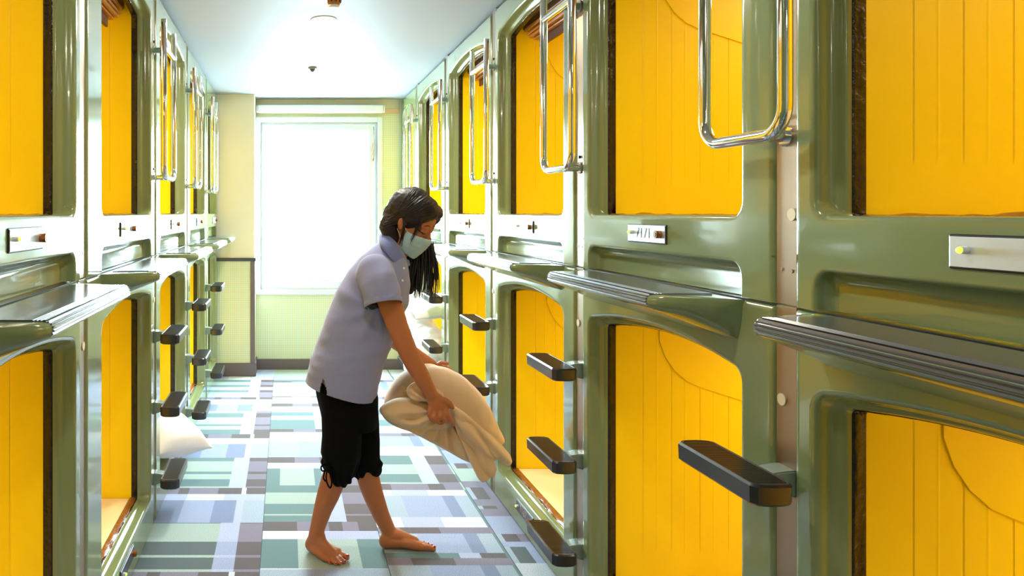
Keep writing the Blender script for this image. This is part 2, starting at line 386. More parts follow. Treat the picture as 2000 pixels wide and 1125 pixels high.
def ring_frame(bm, side, y0, y1, z0, z1, p, round_bottom):
    cy = sum(q[0] for q in p)/len(p); cz = (min(q[1] for q in p)+max(q[1] for q in p))/2
    out = []
    for (a, b) in p:
        dy, dz = a-cy, b-cz; t = 1e9
        if dy > 1e-9: t = min(t, (y1-cy)/dy)
        if dy < -1e-9: t = min(t, (y0-cy)/dy)
        if dz > 1e-9: t = min(t, (z1-cz)/dz)
        if dz < -1e-9: t = min(t, (z0-cz)/dz)
        out.append([cy+dy*t, cz+dz*t])
    for cyy, czz in ((y0, z0), (y1, z0), (y0, z1), (y1, z1)):
        k = min(range(len(out)), key=lambda i: (out[i][0]-cyy)**2+(out[i][1]-czz)**2); out[k] = [cyy, czz]
    loops = []
    for ins, d in ((0, .04), (0, .012), (.002, .006), (.006, .0015), (.012, 0), (.018, 0)):
        L = []
        for a, b in out:
            yy, zz, dd = a, b, 0
            if abs(a-y0) < 1e-6: yy += ins; dd = d
            if abs(a-y1) < 1e-6: yy -= ins; dd = d
            if abs(b-z1) < 1e-6: zz -= ins; dd = d
            if abs(b-z0) < 1e-6 and round_bottom: zz += ins; dd = d
            yy = min(max(yy, y0+ins), y1-ins); zz = min(zz, z1-ins)
            if round_bottom: zz = max(zz, z0+ins)
            L.append((yy, zz, dd))
        loops.append(L)
    zo_ = min(q[1] for q in p)
    for s, d in PROFILE:
        L = offset(p, s)
        if s > 0: L = sill(L, s, zo_, .5 if round_bottom else -.2)
        loops.append([(a, b, d) for a, b in L])
    R = [[bm.verts.new((side_x(side, d), a, b)) for a, b, d in L] for L in loops]
    n = len(p)
    for A, B in zip(R, R[1:]):
        for k in range(n):
            try: bm.faces.new((A[k], A[(k+1) % n], B[(k+1) % n], B[k]) if side > 0 else (A[k], B[k], B[(k+1) % n], A[(k+1) % n]))
            except ValueError: pass
ZS = 1.192      # seam between the two tiers
def recess_strip(bm, side, y0, y1, a, b):
    zt, zb, zr, r = 1.290, ZS, 1.268, .034
    p = [(b, zb+(zr-r-zb)*i/4) for i in range(4)]
    for i in range(9):
        t = i/8*PI/2; p.append((b-r+r*math.cos(t), zr-r+r*math.sin(t)))
    for i in range(1, 20): p.append((b-r+(a+r-b+r)*i/20, zr))
    for i in range(9):
        t = PI/2+i/8*PI/2; p.append((a+r+r*math.cos(t), zr-r+r*math.sin(t)))
    p += [(a, zr-r-(zr-r-zb)*i/4) for i in range(1, 5)]
    N = len(p)
    o = []
    for i, (yy, zz) in enumerate(p):
        if zz < zr-r+1e-6 and yy > (a+b)/2: o.append([y1, zb+(zt-zb)*(zz-zb)/(zr-r-zb)*.9])
        elif zz < zr-r+1e-6: o.append([y0, zb+(zt-zb)*(zz-zb)/(zr-r-zb)*.9])
        else: o.append([y1+(y0-y1)*((b-yy)/(b-a)), zt])
    o[0] = [y1, zb]; o[-1] = [y0, zb]
    k1 = max(i for i in range(N) if o[i][0] == y1); o[k1] = [y1, zt]
    k0 = min(i for i in range(k1+1, N) if o[i][0] == y0); o[k0] = [y0, zt]
    loops = []
    for ins, d in ((0, .04), (0, .012), (.002, .006), (.006, .0015), (.012, 0), (.018, 0)):
        L = []
        for yy, zz in o:
            if yy == y1: L.append((yy-ins, zz, d))
            elif yy == y0: L.append((yy+ins, zz, d))
            else: L.append((min(max(yy, y0+ins), y1-ins), zz, 0))
        loops.append(L)
    for s, d in ((-.010, 0), (-.006, 0), (-.002, .002), (0, .006), (.002, .014), (.006, .023), (.012, .029), (.02, .032)):
        q = offset(p, s, closed=False)
        L = [(yy, zz, d) for yy, zz in q]; L[0] = (L[0][0], zb, d); L[-1] = (L[-1][0], zb, d); loops.append(L)
    R = [[bm.verts.new((side_x(side, d), yy, zz)) for yy, zz, d in L] for L in loops]
    for A, B in zip(R, R[1:]):
        for k in range(N-1):
            try: bm.faces.new((A[k], A[k+1], B[k+1], B[k]) if side > 0 else (A[k], B[k], B[k+1], A[k+1]))
            except ValueError: pass
    bm.faces.new(R[-1] if side > 0 else R[-1][::-1])
    # underside return at the seam
    return

def liner(side, y0, y1, z0, z1, upper):
    """yellow interior: grooved side walls, floor, ceiling and end"""
    bm = bmesh.new(); D0, D1 = .079, 1.86
    gz0, gz1 = z0+.11, z1
    # profile along depth with grooves (in) and ridges (out)
    prof = [(D0, 0)]; d = .17
    while d < D1-.05:
        prof += [(d-.003, 0), (d-.001, .0014), (d+.001, .0014), (d+.003, 0)]
        r = d+.0475
        if r < D1-.05: prof += [(r-.004, 0), (r, -.0006), (r+.004, 0)]
        d += .095
    prof.append((D1, 0))
    for yy, sg in ((y1, 1), (y0, -1)):
        cols = []
        for dd, g in prof:
            X = side_x(side, dd)
            cols.append([bm.verts.new((X, yy, z0)), bm.verts.new((X, yy, gz0)), bm.verts.new((X, yy+sg*g, gz0+.018)), bm.verts.new((X, yy+sg*g, gz1))])
        for A, B in zip(cols, cols[1:]):
            for k in range(3): bm.faces.new((A[k], B[k], B[k+1], A[k+1]))
    X0, X1 = side_x(side, D0), side_x(side, D1)
    def q(*pts): bm.faces.new([bm.verts.new(p) for p in pts])
    q((X1, y0, z0), (X1, y1, z0), (X1, y1, z1), (X1, y0, z1))
    # ceiling lowers towards the foot end in a gentle cove
    n = 14; pr = []
    for i in range(n+1):
        t = i/n; pr.append((D0+(D1-D0)*t, z1-.0*t))
    for a, b in zip(pr, pr[1:]):
        q((side_x(side, a[0]), y0, a[1]), (side_x(side, b[0]), y0, b[1]), (side_x(side, b[0]), y1, b[1]), (side_x(side, a[0]), y1, a[1]))
    q((X0, y0, z0), (X1, y0, z0), (X1, y1, z0), (X0, y1, z0))
    return bm
def cove(side, y1, ztop, zc):
    """raised moulded panel under the ceiling of the side wall, its lower edge curving down and inwards"""
    bm = bmesh.new()
    pts = [(.225, 0), (.245, -.055), (.275, -.10), (.315, -.135), (.36, -.155), (.50, -.20), (.8, -.27), (1.2, -.33), (1.84, -.36)]
    top = ztop
    def ring(y): return [bm.verts.new((side_x(side, a), y, min(top, zc+b+.0))) for a, b in pts]+[bm.verts.new((side_x(side, 1.84), y, top)), bm.verts.new((side_x(side, .225), y, top))]
    A, B = ring(y1-.0005), ring(y1-.004)
    n = len(A)
    for k in range(n):
        try: bm.faces.new((A[k], A[(k+1) % n], B[(k+1) % n], B[k]))
        except ValueError: pass
    bm.faces.new(B)
    return bm

def ledge(side, a, b, ztop=1.187):
    """moulded step that swells out of the lower frame"""
    PR = .168
    ys, ps = [], []
    for i in range(13):
        t = i/12; ys.append(a+.105*t**1.15); ps.append(PR*math.sin(t*PI/2)**1.05)
    for i in range(1, 20): ys.append(a+.105+(b-a-.19)*i/20); ps.append(PR)
    for i in range(13):
        t = i/12; ys.append(b-.085+.085*t**.8); ps.append(PR*math.cos(t*PI/2)**1.05)
    bm = bmesh.new(); R = []
    for y, p in zip(ys, ps):
        k = p/PR; th = .032*min(1, k*3+.02); dr = .062*min(1, 1.4*k**.35)
        sec = [(-.002, 0), (-p*.3, 0), (-p+.02*k, 0), (-p+.008*k, -.002*k), (-p+.002*k, -th*.22), (-p, -th*.5), (-p+.003*k, -th*.8), (-p+.012*k, -th), (-p*.75, -th-dr*.18), (-p*.45, -th-dr*.5), (-p*.15, -th-dr*.88), (.004, -th-dr)]
        R.append([bm.verts.new((side_x(side, d), y, ztop+z)) for d, z in sec])
    for A, B in zip(R, R[1:]):
        for k in range(len(A)-1): bm.faces.new((A[k], A[k+1], B[k+1], B[k]))
    bm.faces.new(R[0]); bm.faces.new(R[-1])
    return bm
def ledge_mat(side, a, b, ztop=1.187):
    PR = .168; bm = bmesh.new(); y0, y1 = a+.098, b-.075
    sec = [(-.012, -.004), (-.012, .0035), (-.13, .0035)]
    for i in range(4):     # ribs along the front of the tread
        d = -.13-.007*i; sec += [(d-.001, .0035), (d-.0022, .0018), (d-.0048, .0018), (d-.006, .0035)]
    for i in range(7):     # ribbed nose
        t = i/7*PI*.92; t2 = (i+.5)/7*PI*.92; rr = .0175
        sec += [(-PR+.0155-rr*math.sin(t)*1.05, -.0145+rr*math.cos(t)), (-PR+.0155-(rr-.003)*math.sin(t2), -.0145+(rr-.003)*math.cos(t2))]
    sec += [(-PR+.02, -.035), (-PR+.03, -.02)]
    R = [[bm.verts.new((side_x(side, d), y, ztop+z)) for d, z in sec] for y in (y0, y1)]
    n = len(sec)
    for k in range(n): bm.faces.new((R[0][k], R[0][(k+1) % n], R[1][(k+1) % n], R[1][k]))
    bm.faces.new(R[0]); bm.faces.new(R[1])
    return bm

def text_mesh(txt, size, ext):
    cu = bpy.data.curves.new('numerals', 'FONT'); cu.body = txt; cu.size = size; cu.extrude = ext; cu.align_x = 'CENTER'; cu.align_y = 'CENTER'; cu.offset = -size*.022
    o = bpy.data.objects.new('numerals_tmp', cu); COL.objects.link(o)
    dg = bpy.context.evaluated_depsgraph_get(); dg.update()
    me = bpy.data.meshes.new_from_object(o.evaluated_get(dg)); bpy.data.objects.remove(o); bpy.data.curves.remove(cu)
    me.materials.clear()
    return me
def plate(side, yc, zc, parent, txt, dark=False):
    """room number plate: black surround, plate, numerals, indicator lamp, lock barrel"""
    s = side; d = -1
    bm = bmesh.new(); box(bm, *sorted((side_x(s, -.0035), side_x(s, .002))), yc-.109, yc+.109, zc-.0265, zc+.0265, bev=.0028, seg=3)
    pl_ = obj('number_plate', bm, M['black'], parent)
    bm = bmesh.new(); box(bm, *sorted((side_x(s, -.0050), side_x(s, -.003))), yc-.105, yc+.105, zc-.023, zc+.023, bev=.0008)
    obj('plate_face', bm, M['darkplate' if dark else 'alu'], pl_)
    led = s*.078; lk = -s*.082            # lamp on the reader's left, lock on the right
    bm = bmesh.new(); cyl(bm, (side_x(s, -.004), yc+led, zc+.003), (-s, 0, 0), .006, .010, 14, .0055)
    obj('lamp_housing', bm, M['white_plastic'], pl_)
    bm = bmesh.new(); bmesh.ops.create_uvsphere(bm, u_segments=12, v_segments=8, radius=.005, matrix=Matrix.Translation((side_x(s, -.014), yc+led, zc+.003)))
    obj('indicator_lamp', bm, M['led'], pl_, smooth=True)
    bm = bmesh.new(); cyl(bm, (side_x(s, -.004), yc+lk, zc), (-s, 0, 0), .0105, .016, 20)
    lb = obj('lock_barrel', bm, M['copper'], pl_)
    bm = bmesh.new(); cyl(bm, (side_x(s, -.0201), yc+lk, zc), (-s, 0, 0), .0055, .0006, 12); obj('keyhole', bm, M['black'], lb)
    if txt:
        me = text_mesh(txt, .044, .0003)
        o = obj('numerals', me, M['numeral_pale' if dark else 'numeral'], pl_)
        R = Matrix(((0, 0, -s), (-s, 0, 0), (0, 1, 0)))
        o.matrix_local = Matrix.Translation((side_x(s, -.0056), yc+s*.012, zc)) @ R.to_4x4() @ Matrix.Diagonal((1.0, 1, 1, 1))
def blind_bm(side, y0, y1, z):
    bm = bmesh.new()
    for i, (dd, zz, hw, hh) in enumerate([(.125, -.012, .016, .008), (.128, -.034, .012, .005), (.142, -.048, .020, .006), (.15, -.062, .012, .004)]):
        x0, x1 = sorted((side_x(side, dd-hw), side_x(side, dd+hw)))
        box(bm, x0, x1, y0+.02, y1-.03-.012*i, z+zz-hh, z+zz+hh, bev=.002)
    return bm

LIGHTS = []
def capsule(side, Y, ystart, yend, openA, openB, tier, label, number=None, group=None, dark=False, blind=True):
    upper = tier == 'upper'
    if upper: z0, z1, zo, ze = 1.290, 2.372, 1.375, 2.250
    else: z0, z1, zo, ze = 0.004, 1.187, .148, 1.032
    t = thing('sleeping_capsule', label, 'sleeping capsule', (side_x(side, 0), (ystart+yend)/2, 0 if not upper else ZS), group)
    off = -Vector(t.location)
    def P(o): o.location = o.location+off; return o
    p = contour(openA, openB, zo, ze, .035, .034, .036)
    if side < 0: pass
    bm = bmesh.new(); ring_frame(bm, side, ystart, yend, z0, z1, p, not upper)
    if upper: recess_strip(bm, side, ystart, yend, openA, openB)
    bmesh.ops.remove_doubles(bm, verts=bm.verts, dist=1e-5)
    fr = P(smooth_angle(obj('front_frame', bm, M['green'], t, recalc=False), 50))
    # dark sealing film just inside the opening
    kd = -.2 if upper else .5
    q = sill(offset(p, .0212), .0212, zo, kd); q2 = sill(offset(p, .0245), .0245, zo, kd); bm = bmesh.new()
    R = []
    rnd = random.Random(int(Y*1000)+(1 if upper else 0)+side)
    for d, qq, j in ((.054, q, 0), (.056, q2, 0), (.062, q2, 1), (.068, q2, 1), (.074, q2, 1), (.080, q2, 0)):
        R.append([bm.verts.new((side_x(side, d+j*rnd.uniform(-.002, .002)), a+j*rnd.uniform(-.0022, .0022), b+j*rnd.uniform(-.0022, .0022))) for a, b in qq])
    n = len(q)
    for A, B in zip(R, R[1:]):
        for k in range(n): bm.faces.new((A[k], A[(k+1) % n], B[(k+1) % n], B[k]))
    P(obj('sealing_strip', bm, M['gasket'], t, smooth=True))
    # wrinkled brown hem lying along the sill
    bm = bmesh.new(); m = 60; rows = []
    ya, yb = openA+.03, openB-.028; zz = zo+.022*kd-.0005
    for j in range(4):
        rows.append([bm.verts.new((side_x(side, .058+.009*j), ya+(yb-ya)*i/m, zz+.001+.004*(j in (1, 2))*(.5+noise.noise(Vector((i*.21, j, Y)))*1.6)+.002*j)) for i in range(m+1)])
    for A, B in zip(rows, rows[1:]):
        for k in range(m): bm.faces.new((A[k], A[k+1], B[k+1], B[k]))
    P(obj('curtain_hem', bm, M['hem'], t, smooth=True))
    iy0, iy1, iz0, iz1 = openA+.023, openB-.023, (zo-.016), ze+.034
    P(obj('liner', liner(side, iy0, iy1, iz0, iz1, upper), M['yellow'], t, recalc=True))
    P(obj('ceiling_moulding', cove(side, iy1, iz1-.002, (2.147 if upper else .955)), M['yellow'], t))
    # mattress under a cream sheet
    bm = bmesh.new(); x0, x1 = sorted((side_x(side, .086), side_x(side, 1.84)))
    box(bm, x0, x1, iy0+.003, iy1-.004, iz0+.0005, iz0+(.012 if upper else .030), bev=.005, seg=3)
    P(smooth_angle(obj('mattress', bm, M['mattress'], t)))
    if upper and blind:
        bl = P(obj('slatted_blind', blind_bm(side, iy0, iy1, iz1-.03), M['wood'], t))
        bm = bmesh.new(); x0, x1 = sorted((side_x(side, .108), side_x(side, .19))); box(bm, x0, x1, iy0+.004, iy1-.01, iz1-.036, iz1-.004, bev=.003)
        box(bm, *sorted((side_x(side, .155), side_x(side, .168))), iy0+.06, iy1-.10, iz1-.135, iz1-.04, bev=.002)
        obj('headrail', bm, M['darkwood'], bl)
    if upper:
        plate(side, Y+.592, 1.3215, fr, number, dark)
    else:
        plate(side, Y+.592, .098, fr, number, dark)
        bm = bmesh.new(); box(bm, *sorted((side_x(side, .008), side_x(side, .05))), ystart+.004, yend-.004, 1.1865, 1.1896); P(obj('seam_light_block', bm, M['black'], t))  # black strip added behind the seam: stops light leaks, reads as its shade
        la = openA-.012 if (yend-ystart) > .9 else openA-.01
        lb = openB-.004
        ld = P(smooth_angle(obj('step_ledge', ledge(side, la, lb), M['green'], t), 40))
        o = obj('grip_mat', ledge_mat(side, la, lb), M['mat_grey'], ld)
    l = bpy.data.lights.new('capsule_lamp', 'AREA'); l.shape = 'RECTANGLE'; l.size = .9; l.size_y = .5
    l.energy = CAPSULE_W*(iy1-iy0)/.76; l.color = (1.0, .95, .85)
    lo = bpy.data.objects.new('capsule_lamp', l); COL.objects.link(lo); lo.parent = t
    lo.location = Vector((side_x(side, 1.05), (iy0+iy1)/2-.02, iz1-.03))+off
    return t

# posts between the capsules, with steps and grab rails
def post(side, ya, yb, upper, label, group=None):
    z0, z1 = (ZS+.001, ZC-.003) if upper else (0.0, ZS-.003)
    t = thing('steel_post', label, 'post', (side_x(side, .006), (ya+yb)/2, z0), group)
    off = -Vector(t.location)
    bm = bmesh.new(); box(bm, *sorted((side_x(side, .006), side_x(side, .03))), ya+.0006, yb-.0006, z0, z1, bev=.0004)
    o = obj('post_cover', bm, M['steel'], t); o.location = off
    zs = [1.262, 1.264] if upper else [1.128, 1.126]
    yc = (ya+yb)/2
    for k, yy in enumerate((yc-.016, yc+.014)):
        bm = bmesh.new(); cyl(bm, (side_x(side, .007), yy, zs[k]), (-side, 0, 0), .0042, .0022, 12); o = obj('screw', bm, M['steel'], t); o.location = off
    bm = bmesh.new(); zc = 1.377 if upper else .995
    cyl(bm, (side_x(side, .0065), yc-(.018 if upper else -.012), zc), (-side, 0, 0), .0125, .003, 20); o = obj('round_plug', bm, M['cream_cap'], t); o.location = off
    return t
def step(side, Y, z, label, group=None):
    """foot rest: black rubber tread on a cast bracket"""
    t = thing('foot_step', label, 'step', (side_x(side, 0), Y+.03, z), group)
    off = -Vector(t.location)
    y0, y1, d0, d1 = Y-.06, Y+.212, -.122, -.038
    bm = bmesh.new()
    # outline with bowed ends, cut corners
    n = 8; out = []
    for i in range(n+1):
        u = -1+2*i/n; out.append(((d0+d1)/2+u*(d1-d0)/2, y0-.007*(1-u*u)+(.008 if abs(u) == 1 else 0)))
    for i in range(n+1):
        u = 1-2*i/n; out.append(((d0+d1)/2+u*(d1-d0)/2, y1+.007*(1-u*u)-(.008 if abs(u) == 1 else 0)))
    cx, cyy = (d0+d1)/2, (y0+y1)/2
    def ringz(sc, zz): return [bm.verts.new((side_x(side, cx+(a-cx)*(1-sc/.042)), cyy+(b-cyy)*(1-sc/.135), zz)) for a, b in out]
    zt = z+.019
    R = [ringz(.006, zt-.043), ringz(.001, zt-.038), ringz(0, zt-.005), ringz(.0035, zt), ringz(.0065, zt)]
    R.append(ringz(.007, zt-.0012))
    m = len(out)
    for A, B in zip(R, R[1:]):
        for k in range(m): bm.faces.new((A[k], A[(k+1) % m], B[(k+1) % m], B[k]))
    bm.faces.new(R[0][::-1]); bm.faces.new(R[-1])
    tr = obj('tread', bm, M['rubber'], t); tr.location = off; smooth_angle(tr, 30)
    bm = bmesh.new()      # fine ribs across the tread
    k = 60
    for i in range(k):
        yy = y0+.012+(y1-y0-.024)*i/(k-1); x0, x1 = sorted((side_x(side, d0+.008), side_x(side, d1-.008)))
        box(bm, x0, x1, yy-.0010, yy+.0010, zt-.0013, zt-.0004)
    rb = obj('grip_ribs', bm, M['rubber'], tr)
    # bracket back to the post
    bm = bmesh.new()
    sec = lambda d, hy, hz, cz: [bm.verts.new((side_x(side, d), Y+.028+a*hy, z+cz+b*hz)) for a, b in ((-1, -1), (1, -1), (1, 1), (-1, 1))]
    A = [sec(.0058, .027, .027, -.004), sec(-.006, .027, .0255, -.003), sec(-.03, .026, .019, .0), sec(-.045, .026, .016, .0)]
    for a, b in zip(A, A[1:]):
        for k in range(4): bm.faces.new((a[k], a[(k+1) % 4], b[(k+1) % 4], b[k]))
    bm.faces.new(A[0]); bm.faces.new(A[-1])
    bmesh.ops.bevel(bm, geom=[e for e in bm.edges if abs((e.verts[0].co-e.verts[1].co).x) > .005], offset=.003, segments=2, affect='EDGES')
    o = obj('bracket', bm, M['bracket'], t); o.location = off
    return t
def grab_rail(side, Y, label, group=None):
    t = thing('grab_rail', label, 'handrail', (side_x(side, 0), Y+.03, 1.535), group)
    off = -Vector(t.location); X = side_x(side, -.055)
    r = .0135; yn, yf, zb, zt, R = Y-.055, Y+.213, 1.535, 2.215, .055
    pts = [(X, yn, zt), (X, yn, 1.9)]
    for i in range(9):
        a = PI+i/8*PI/2; pts.append((X, yn+R+R*math.cos(a), zb+R+R*math.sin(a)))
    for i in range(9):
        a = 1.5*PI+i/8*PI/2; pts.append((X, yf-R+R*math.cos(a), zb+R+R*math.sin(a)))
    pts += [(X, yf, 1.9), (X, yf, zt)]
    bm = bmesh.new(); tube(bm, pts, r, 20)
    o = obj('rail', bm, M['chrome'], t); o.location = off; smooth_angle(o, 40)
    bm = bmesh.new(); tube(bm, [(X, yn, 2.10), (X, yf, 2.10)], r*.92, 16); o = obj('crossbar', bm, M['chrome'], t); o.location = off; smooth_angle(o, 40)
    for zz in (2.10, 1.537):
        bm = bmesh.new(); tube(bm, [(side_x(side, .0058), Y+.03, zz), (X, Y+.03, zz)], .0125, 16)
        tube(bm, [(side_x(side, .0058), Y+.03, zz), (side_x(side, .002), Y+.03, zz)], .021, 16)
        o = obj('mounting_stub', bm, M['bracket' if zz > 2 else 'chrome'], t); o.location = off; smooth_angle(o, 40)
        bm = bmesh.new(); cyl(bm, (side_x(side, .0058), Y+.03, zz+.038), (-side, 0, 0), .006, .006, 6); o = obj('bolt', bm, M['black'], t); o.location = off
    return t

ordinal = ['nearest', 'second', 'third', 'fourth', 'fifth', 'last']
def row(side, lips, end, firstwide=None):
    sd = 'right' if side > 0 else 'left'
    N = len(lips)
    for i, Y in enumerate(lips):
        e = lips[i+1] if i+1 < N else end
        a = Y+.060; oA = Y+.173; oB = e-.058
        if firstwide and i == firstwide[0]: oA = firstwide[1]
        for tier in ('upper', 'lower'):
            where = {0: 'nearest the camera', N-1: 'farthest away'}.get(i, '%s from the camera' % ['', 'second', 'third', 'fourth', 'fifth', ''][i])
            num = None; dark = False
            if side > 0 and i == 1 and tier == 'upper': num = '7171'
            if side > 0 and i == 2 and tier == 'lower': num = '7167'; dark = True
            if side > 0 and tier == 'lower': dark = True
            if side < 0 and tier == 'lower': dark = True
            lab = 'green %s-tier sleeping capsule with yellow interior, %s side, %s' % (tier, sd, where)
            if num: lab = 'green %s-tier sleeping capsule with yellow interior and number plate %s' % (tier, num)
            capsule(side, Y, a, e, oA, oB, tier, lab, num, 'sleeping capsules lining the aisle', dark)
        ordn = ordinal[i] if i < N-1 else 'last'
        for up in (True, False):
            post(side, Y, a, up, 'narrow steel post cover of the %s tier, %s from camera on the %s side' % ('upper' if up else 'lower', ordn, sd), 'steel post covers between capsules')
        if Y < .6 or (side < 0 and Y < 2.5): continue
        for z, nm in ((.838, 'top'), (.525, 'middle'), (.213, 'bottom')):
            step(side, Y, z, '%s black rubber foot step on the %s post from camera, %s side' % (nm, ordn, sd), 'foot steps on the posts')
        grab_rail(side, Y, 'chrome U-shaped grab rail on the %s post from camera, %s side' % (ordn, sd), 'chrome grab rails')
row(1, [.415, 1.46, 2.505, 3.55, 4.60, 5.64], YW-.02)
row(-1, [1.03, 2.06, 3.19, 4.245, 5.28], YP-.015, (1, 2.30))

# ---------------------------------------------------------------- ceiling fittings
def downlight(x, y, label):
    t = thing('ceiling_downlight', label, 'ceiling light', (x, y, ZC), 'recessed ceiling downlights')
    bm = bmesh.new(); lathe(bm, [(.072, .002), (.066, -.004), (.062, -.004), (.058, .004)], n=40)
    obj('trim_ring', bm, M['white_plastic'], t, smooth=True)
    bm = bmesh.new(); lathe(bm, [(.0, -.0012), (.061, -.0012), (.0611, -.0005), (.0, -.0005)], n=40)
    obj('diffuser', bm, M['lamp'], t)
    l = bpy.data.lights.new('lamp_light', 'AREA'); l.shape = 'DISK'; l.size = .12; l.energy = DOWN_W if y > 3 else DOWN_W*.6; l.color = (1, .91, .78)
    o = bpy.data.objects.new('lamp_light', l); COL.objects.link(o); o.parent = t; o.location = (0, 0, -.008)
M['lamp'] = mat('warm_lit_diffuser', (1, 1, 1), 0.4, emit=(1, .9, .74), estr=6)
downlight(.197, 3.775, 'round recessed ceiling light, lit, the whole disc in view')
downlight(.15, 3.42, 'round recessed ceiling light cut by the top edge, beside the brown sensor')
for yy in (1.6, -.4, -2.2): downlight(.2, yy, 'round recessed ceiling light above the near part of the aisle')
t = thing('ceiling_sensor', 'small brown slotted cone-shaped sensor hanging from ceiling by the lit lamp', 'smoke detector', (.22, 3.36, ZC))
bm = bmesh.new(); lathe(bm, [(.040, .0), (.041, -.006), (.036, -.02), (.031, -.045), (.029, -.047)], n=32); o = obj('housing', bm, M['wood'], t, smooth=True)
bm = bmesh.new()
for k in range(10):
    a = 2*PI*k/10; r = .0345
    tube(bm, [(r*1.07*math.cos(a), r*1.07*math.sin(a), -.012), (r*.96*math.cos(a), r*.96*math.sin(a), -.036)], .0035, 6)
obj('slots', bm, M['black'], o)
bm = bmesh.new(); lathe(bm, [(.029, -.046), (.028, -.052), (.018, -.056), (.004, -.057)], n=32); obj('base_disc', bm, M['white_plastic'], t, smooth=True)
t = thing('sprinkler_head', 'small grey ceiling sprinkler head standing alone between lamp and window', 'sprinkler', (.185, 5.02, ZC))
bm = bmesh.new(); lathe(bm, [(.030, 0), (.031, -.006), (.028, -.012)], n=28); obj('escutcheon', bm, mat('tarnished_ring', srgb(150, 146, 130), .4, metal=.5), t, smooth=True)
bm = bmesh.new(); lathe(bm, [(.019, -.012), (.018, -.018), (.011, -.026), (.007, -.032)], n=24); obj('nozzle', bm, mat('grey_nozzle', srgb(90, 100, 108), .4, metal=.4), t, smooth=True)
#PERSON
# ---------------------------------------------------------------- soft forms
def at(px, py, Y):
    """world point that stands at depth Y on the line of sight through frame pixel (px,py)"""
    return Vector(((px-CX)*Y/F, Y, H-(py-CY)*Y/F))
def ell(bm, c, r, rot=None, seg=20):
    mt = Matrix.Translation(Vector(c))
    if rot is not None: mt = mt @ rot.to_4x4()
    bmesh.ops.create_uvsphere(bm, u_segments=seg, v_segments=seg//2+2, radius=1, matrix=mt @ Matrix.Diagonal((r[0], r[1], r[2], 1)))
def chain(bm, pts, n=14):
    """tapering limb: pts = [(Vector, radius), ...]"""
    for (a, ra), (b, rb) in zip(pts, pts[1:]):
        tube(bm, [a, b], [ra, rb], n)
    for a, ra in pts:
        bmesh.ops.create_uvsphere(bm, u_segments=n, v_segments=n//2+2, radius=ra, matrix=Matrix.Translation(a))
def loft(bm, rings, cap=True):
    R = [[bm.verts.new(p) for p in r] for r in rings]; n = len(R[0])
    for A, B in zip(R, R[1:]):
        for k in range(n): bm.faces.new((A[k], A[(k+1) % n], B[(k+1) % n], B[k]))
    if cap: bm.faces.new(R[0][::-1]); bm.faces.new(R[-1])
def fuse(bm, voxel=.005, smooth=4, factor=.5):
    """melt overlapping closed pieces into one continuous skin; returns a bmesh"""
    bmesh.ops.recalc_face_normals(bm, faces=bm.faces)
    me = bpy.data.meshes.new('tmp'); bm.to_mesh(me); bm.free()
    o = bpy.data.objects.new('tmp', me); COL.objects.link(o)
    r = o.modifiers.new('r', 'REMESH'); r.mode = 'VOXEL'; r.voxel_size = voxel
    s = o.modifiers.new('s', 'SMOOTH'); s.iterations = smooth; s.factor = factor
    dg = bpy.context.evaluated_depsgraph_get(); dg.update()
    m2 = bpy.data.meshes.new_from_object(o.evaluated_get(dg))
    bpy.data.objects.remove(o); bpy.data.meshes.remove(me)
    b = bmesh.new(); b.from_mesh(m2); bpy.data.meshes.remove(m2)
    return b
def displace(bm, fn):
    bm.normal_update()
    mv = [(v, v.normal.copy()*fn(v.co)) for v in bm.verts]
    for v, d in mv: v.co += d
def nz(p, s, sx=1, sy=1, sz=1): return noise.noise(Vector((p.x*s*sx, p.y*s*sy, p.z*s*sz)))

# ---------------------------------------------------------------- the woman making the beds
M['skin'] = mat('warm_skin', srgb(182, 112, 70), 0.5, spec=0.4, sss=0.08, vary=(9, .08))
M['nail'] = mat('red_nail_polish', srgb(190, 20, 50), 0.2, coat=.5)
M['shirt'] = mat('pale_blue_cotton_pique', srgb(138, 144, 186), 0.85, sheen=.2, bump=(420, .25, .001))
M['collar'] = mat('blue_collar_cotton', srgb(116, 128, 188), 0.85, sheen=.2, bump=(420, .25, .001))
M['trouser'] = mat('black_jersey', srgb(8, 8, 10), 0.95, spec=.15, bump=(200, .2, .001))
M['hair'] = mat('dark_brown_hair', srgb(32, 24, 28), 0.5, spec=.4, vary=(60, .5))
M['mask'] = mat('pale_turquoise_mask', srgb(172, 206, 220), 0.8, sheen=.2)
M['elastic'] = mat('white_elastic', srgb(230, 225, 220), 0.7)
M['brow'] = mat('dark_lash', srgb(30, 18, 16), 0.6)

base = at(720, 1085, 2.95); base.z = 0
W = thing('person', 'person in pale blue polo shirt, black cropped trousers and face mask bending over bedding', 'person', base)
def Wo(name, bm, m, parent=None, smooth=True):
    o = obj(name, bm, m, parent or W, smooth=smooth)
    if parent is None: o.location = -base
    return o
# head frame: origin between the ears, x forward, y to her left, z up
HC = at(804, 431, 2.925)
HR = Matrix.Rotation(math.radians(-31), 3, 'Z') @ Matrix.Rotation(math.radians(29), 3, 'Y') @ Matrix.Rotation(math.radians(3), 3, 'X')
HS = 1.03
def hl(x, y, z): return HC + HR @ Vector((x*HS, y*HS, z*HS))

bm = bmesh.new()
